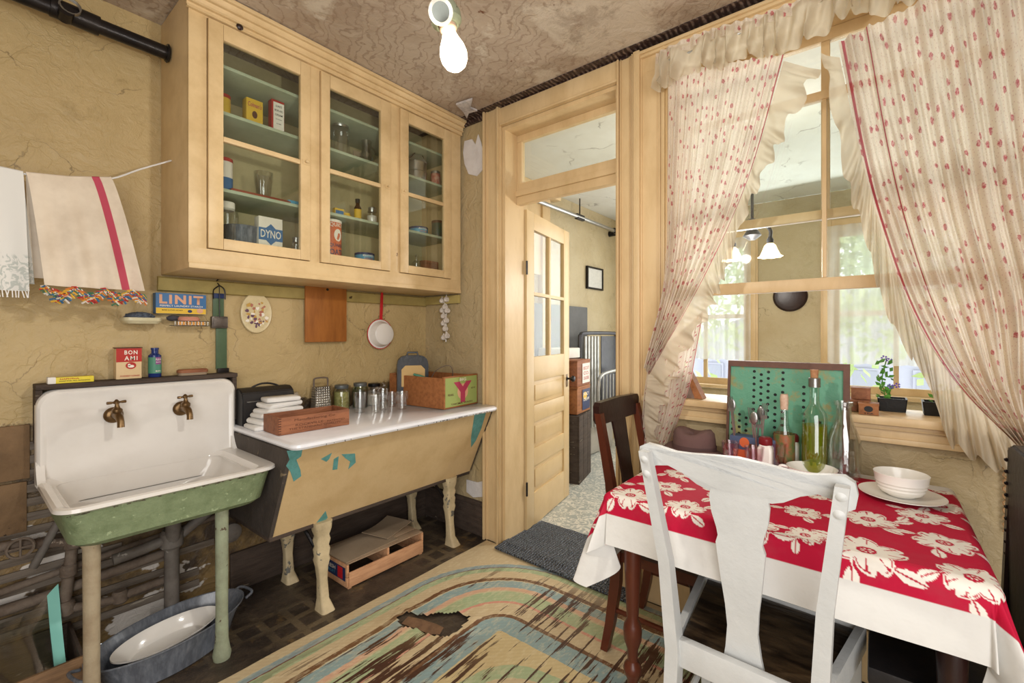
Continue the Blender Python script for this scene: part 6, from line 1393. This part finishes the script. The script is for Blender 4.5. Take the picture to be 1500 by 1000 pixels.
b = B(); out = L_+[(-a, z) for a, z in reversed(L_)]
loft(b, [[Vector((-.185+x_-.0+(-.05*((p[1]-.46)/.46))+.035, p[0], p[1])) for p in out] for x_ in (0, .012)]); build(b, 'splat', whitep, wc, world=False, sharp=60)
b = B(); rings = [[(-.17, -.165, .0), (-.165, .165, 0), (.20, .215, 0), (.215, -.225, 0)]]
def seat(bm, z0, z1, k=1, xo=.0):
    q = [(-.165, -.168), (.225, -.225), (.225, .215), (-.165, .168)]
    loft(bm, [[Vector((x_*k+xo, y_*k, z)) for x_, y_ in q] for z in (z0, z1)]); return bm
b = B(); seat(b, .455, .468, .94); build(b, 'seat_panel', paint('dark_worn_leather', '2a211a', .28, '7a6348', .75, 5, None, bump=.3, bs=12, stretch=(4, 1, 1)), wc, world=False)
for s in (-1, 1):
    b = B(); A_, B_ = Vector((-.17, s*.17, 0)), Vector((.235, s*.225, 0)); d_ = (B_-A_).normalized(); nn = Vector((-d_.y, d_.x, 0))*s
    loft(b, [[A_+nn*a+Vector((0, 0, z)), B_+nn*a+Vector((0, 0, z))] for a, z in ((-.012, .41), (.008, .41), (.008, .482), (-.012, .482))][0:0] or [[A_-nn*.012+Vector((0, 0, .41)), A_+nn*.008+Vector((0, 0, .41)), A_+nn*.008+Vector((0, 0, .482)), A_-nn*.012+Vector((0, 0, .482))], [B_-nn*.012+Vector((0, 0, .41)), B_+nn*.008+Vector((0, 0, .41)), B_+nn*.008+Vector((0, 0, .482)), B_-nn*.012+Vector((0, 0, .482))]]); build(b, 'side_rail', whitep, wc, world=False)
b = B(); bx(b, -.19, -.165, -.155, .155, .41, .485, .003); build(b, 'back_rail', whitep, wc, world=False)
b = B(); bx(b, .215, .238, -.22, .215, .41, .478, .003); build(b, 'front_rail', whitep, wc, world=False)
for s in (-1, 1):
    b = B(); strap(b, [(.215, s*.205, 0), (.215, s*.205, .42)], [.028, .036], [.028, .036]); build(b, 'leg', whitep, wc, world=False)
    b = B(); tube(b, [(-.22, s*.18, .2), (.215, s*.205, .2)], .01); build(b, 'stretcher', whitep, wc, world=False)
# dark chair at door end
dc = thing('dark_chair', 'dark red-brown wooden chair at door end of the table', 'chair', (1.92, .64, .0055), R(-90))
for s in (-1, 1):
    b = B(); strap(b, [(-.25, s*.19, 0), (-.225, s*.19, .12), (-.20, s*.19, .3), (-.198, s*.19, .45), (-.225, s*.19, .7), (-.28, s*.188, .985)], [.034]*6, [.03, .036, .042, .044, .036, .028]); build(b, 'stile', redw, dc, world=False)
    b = B(); strap(b, [(.19, s*.19, 0), (.19, s*.19, .44)], [.026, .036], [.026, .036]); build(b, 'leg', redw, dc, world=False)
    b = B(); tube(b, [(-.21, s*.19, .18), (.19, s*.19, .18)], .01); build(b, 'stretcher', redw, dc, world=False)
b = B(); pts = [(-.205, .955), (-.205, 1.015), (-.19, 1.03), (0, 1.036), (.19, 1.03), (.205, 1.015), (.205, .955), (.185, .935), (-.185, .935)]
loft(b, [[Vector((x_, p[0], p[1])) for p in pts] for x_ in (-.30, -.272)]); build(b, 'crest_rail', dark, dc, world=False)
for y_ in (0,):
    b = B(); strap(b, [(-.205, y_, .46), (-.24, y_, .7), (-.284, y_, .945)], [.12, .10, .13], [.01]*3); build(b, 'slat', dark, dc, world=False)
b = B(); bx(b, -.21, .215, -.205, .205, .43, .455, .008); build(b, 'seat', dark, dc, world=False)
b = B(); bx(b, -.2, .2, -.19, .19, .385, .43, .003); build(b, 'seat_frame', redw, dc, world=False)
# studded chair at far end
sc_ = thing('studded_chair', 'black leather chair back with studs at right edge behind table', 'chair', (1.68, -.19, .0055), R(90))
b = B(); prism(b, [(-.20, .50), (.20, .50), (.19, 1.0), (.15, 1.02), (-.15, 1.02), (-.19, 1.0)], 'x', -.125, -.095, .006); build(b, 'back', blackr, sc_, world=False)
for s in (-1, 1):
    b = B(); strap(b, [(-.16, s*.19, 0), (-.10, s*.19, .45), (-.115, s*.195, 1.0)], [.03]*3, [.04, .04, .03]); build(b, 'stile', dark, sc_, world=False)
    b = B(); strap(b, [(.19, s*.17, 0), (.19, s*.17, .44)], [.03]*2, [.03]*2); build(b, 'leg', dark, sc_, world=False)
    for k in range(14):
        b = B(); bmesh.ops.create_icosphere(b, subdivisions=1, radius=.006, matrix=Matrix.Translation((-.093, s*.185, .54+k*.033))); build(b, 'stud', steelk, sc_, world=False)
b = B(); bx(b, -.12, .21, -.2, .2, .42, .47, .01); build(b, 'seat', blackr, sc_, world=False)
# black cable under the table
b = B(); tube(b, cat([(1.9, .1, .012), (2.0, -.05, .03), (2.05, -.25, .014), (1.95, -.5, .012)], 8), .007, 8); tag(build(b, 'black_cable', blk), 'black cable curving on floor under the table', 'cable')
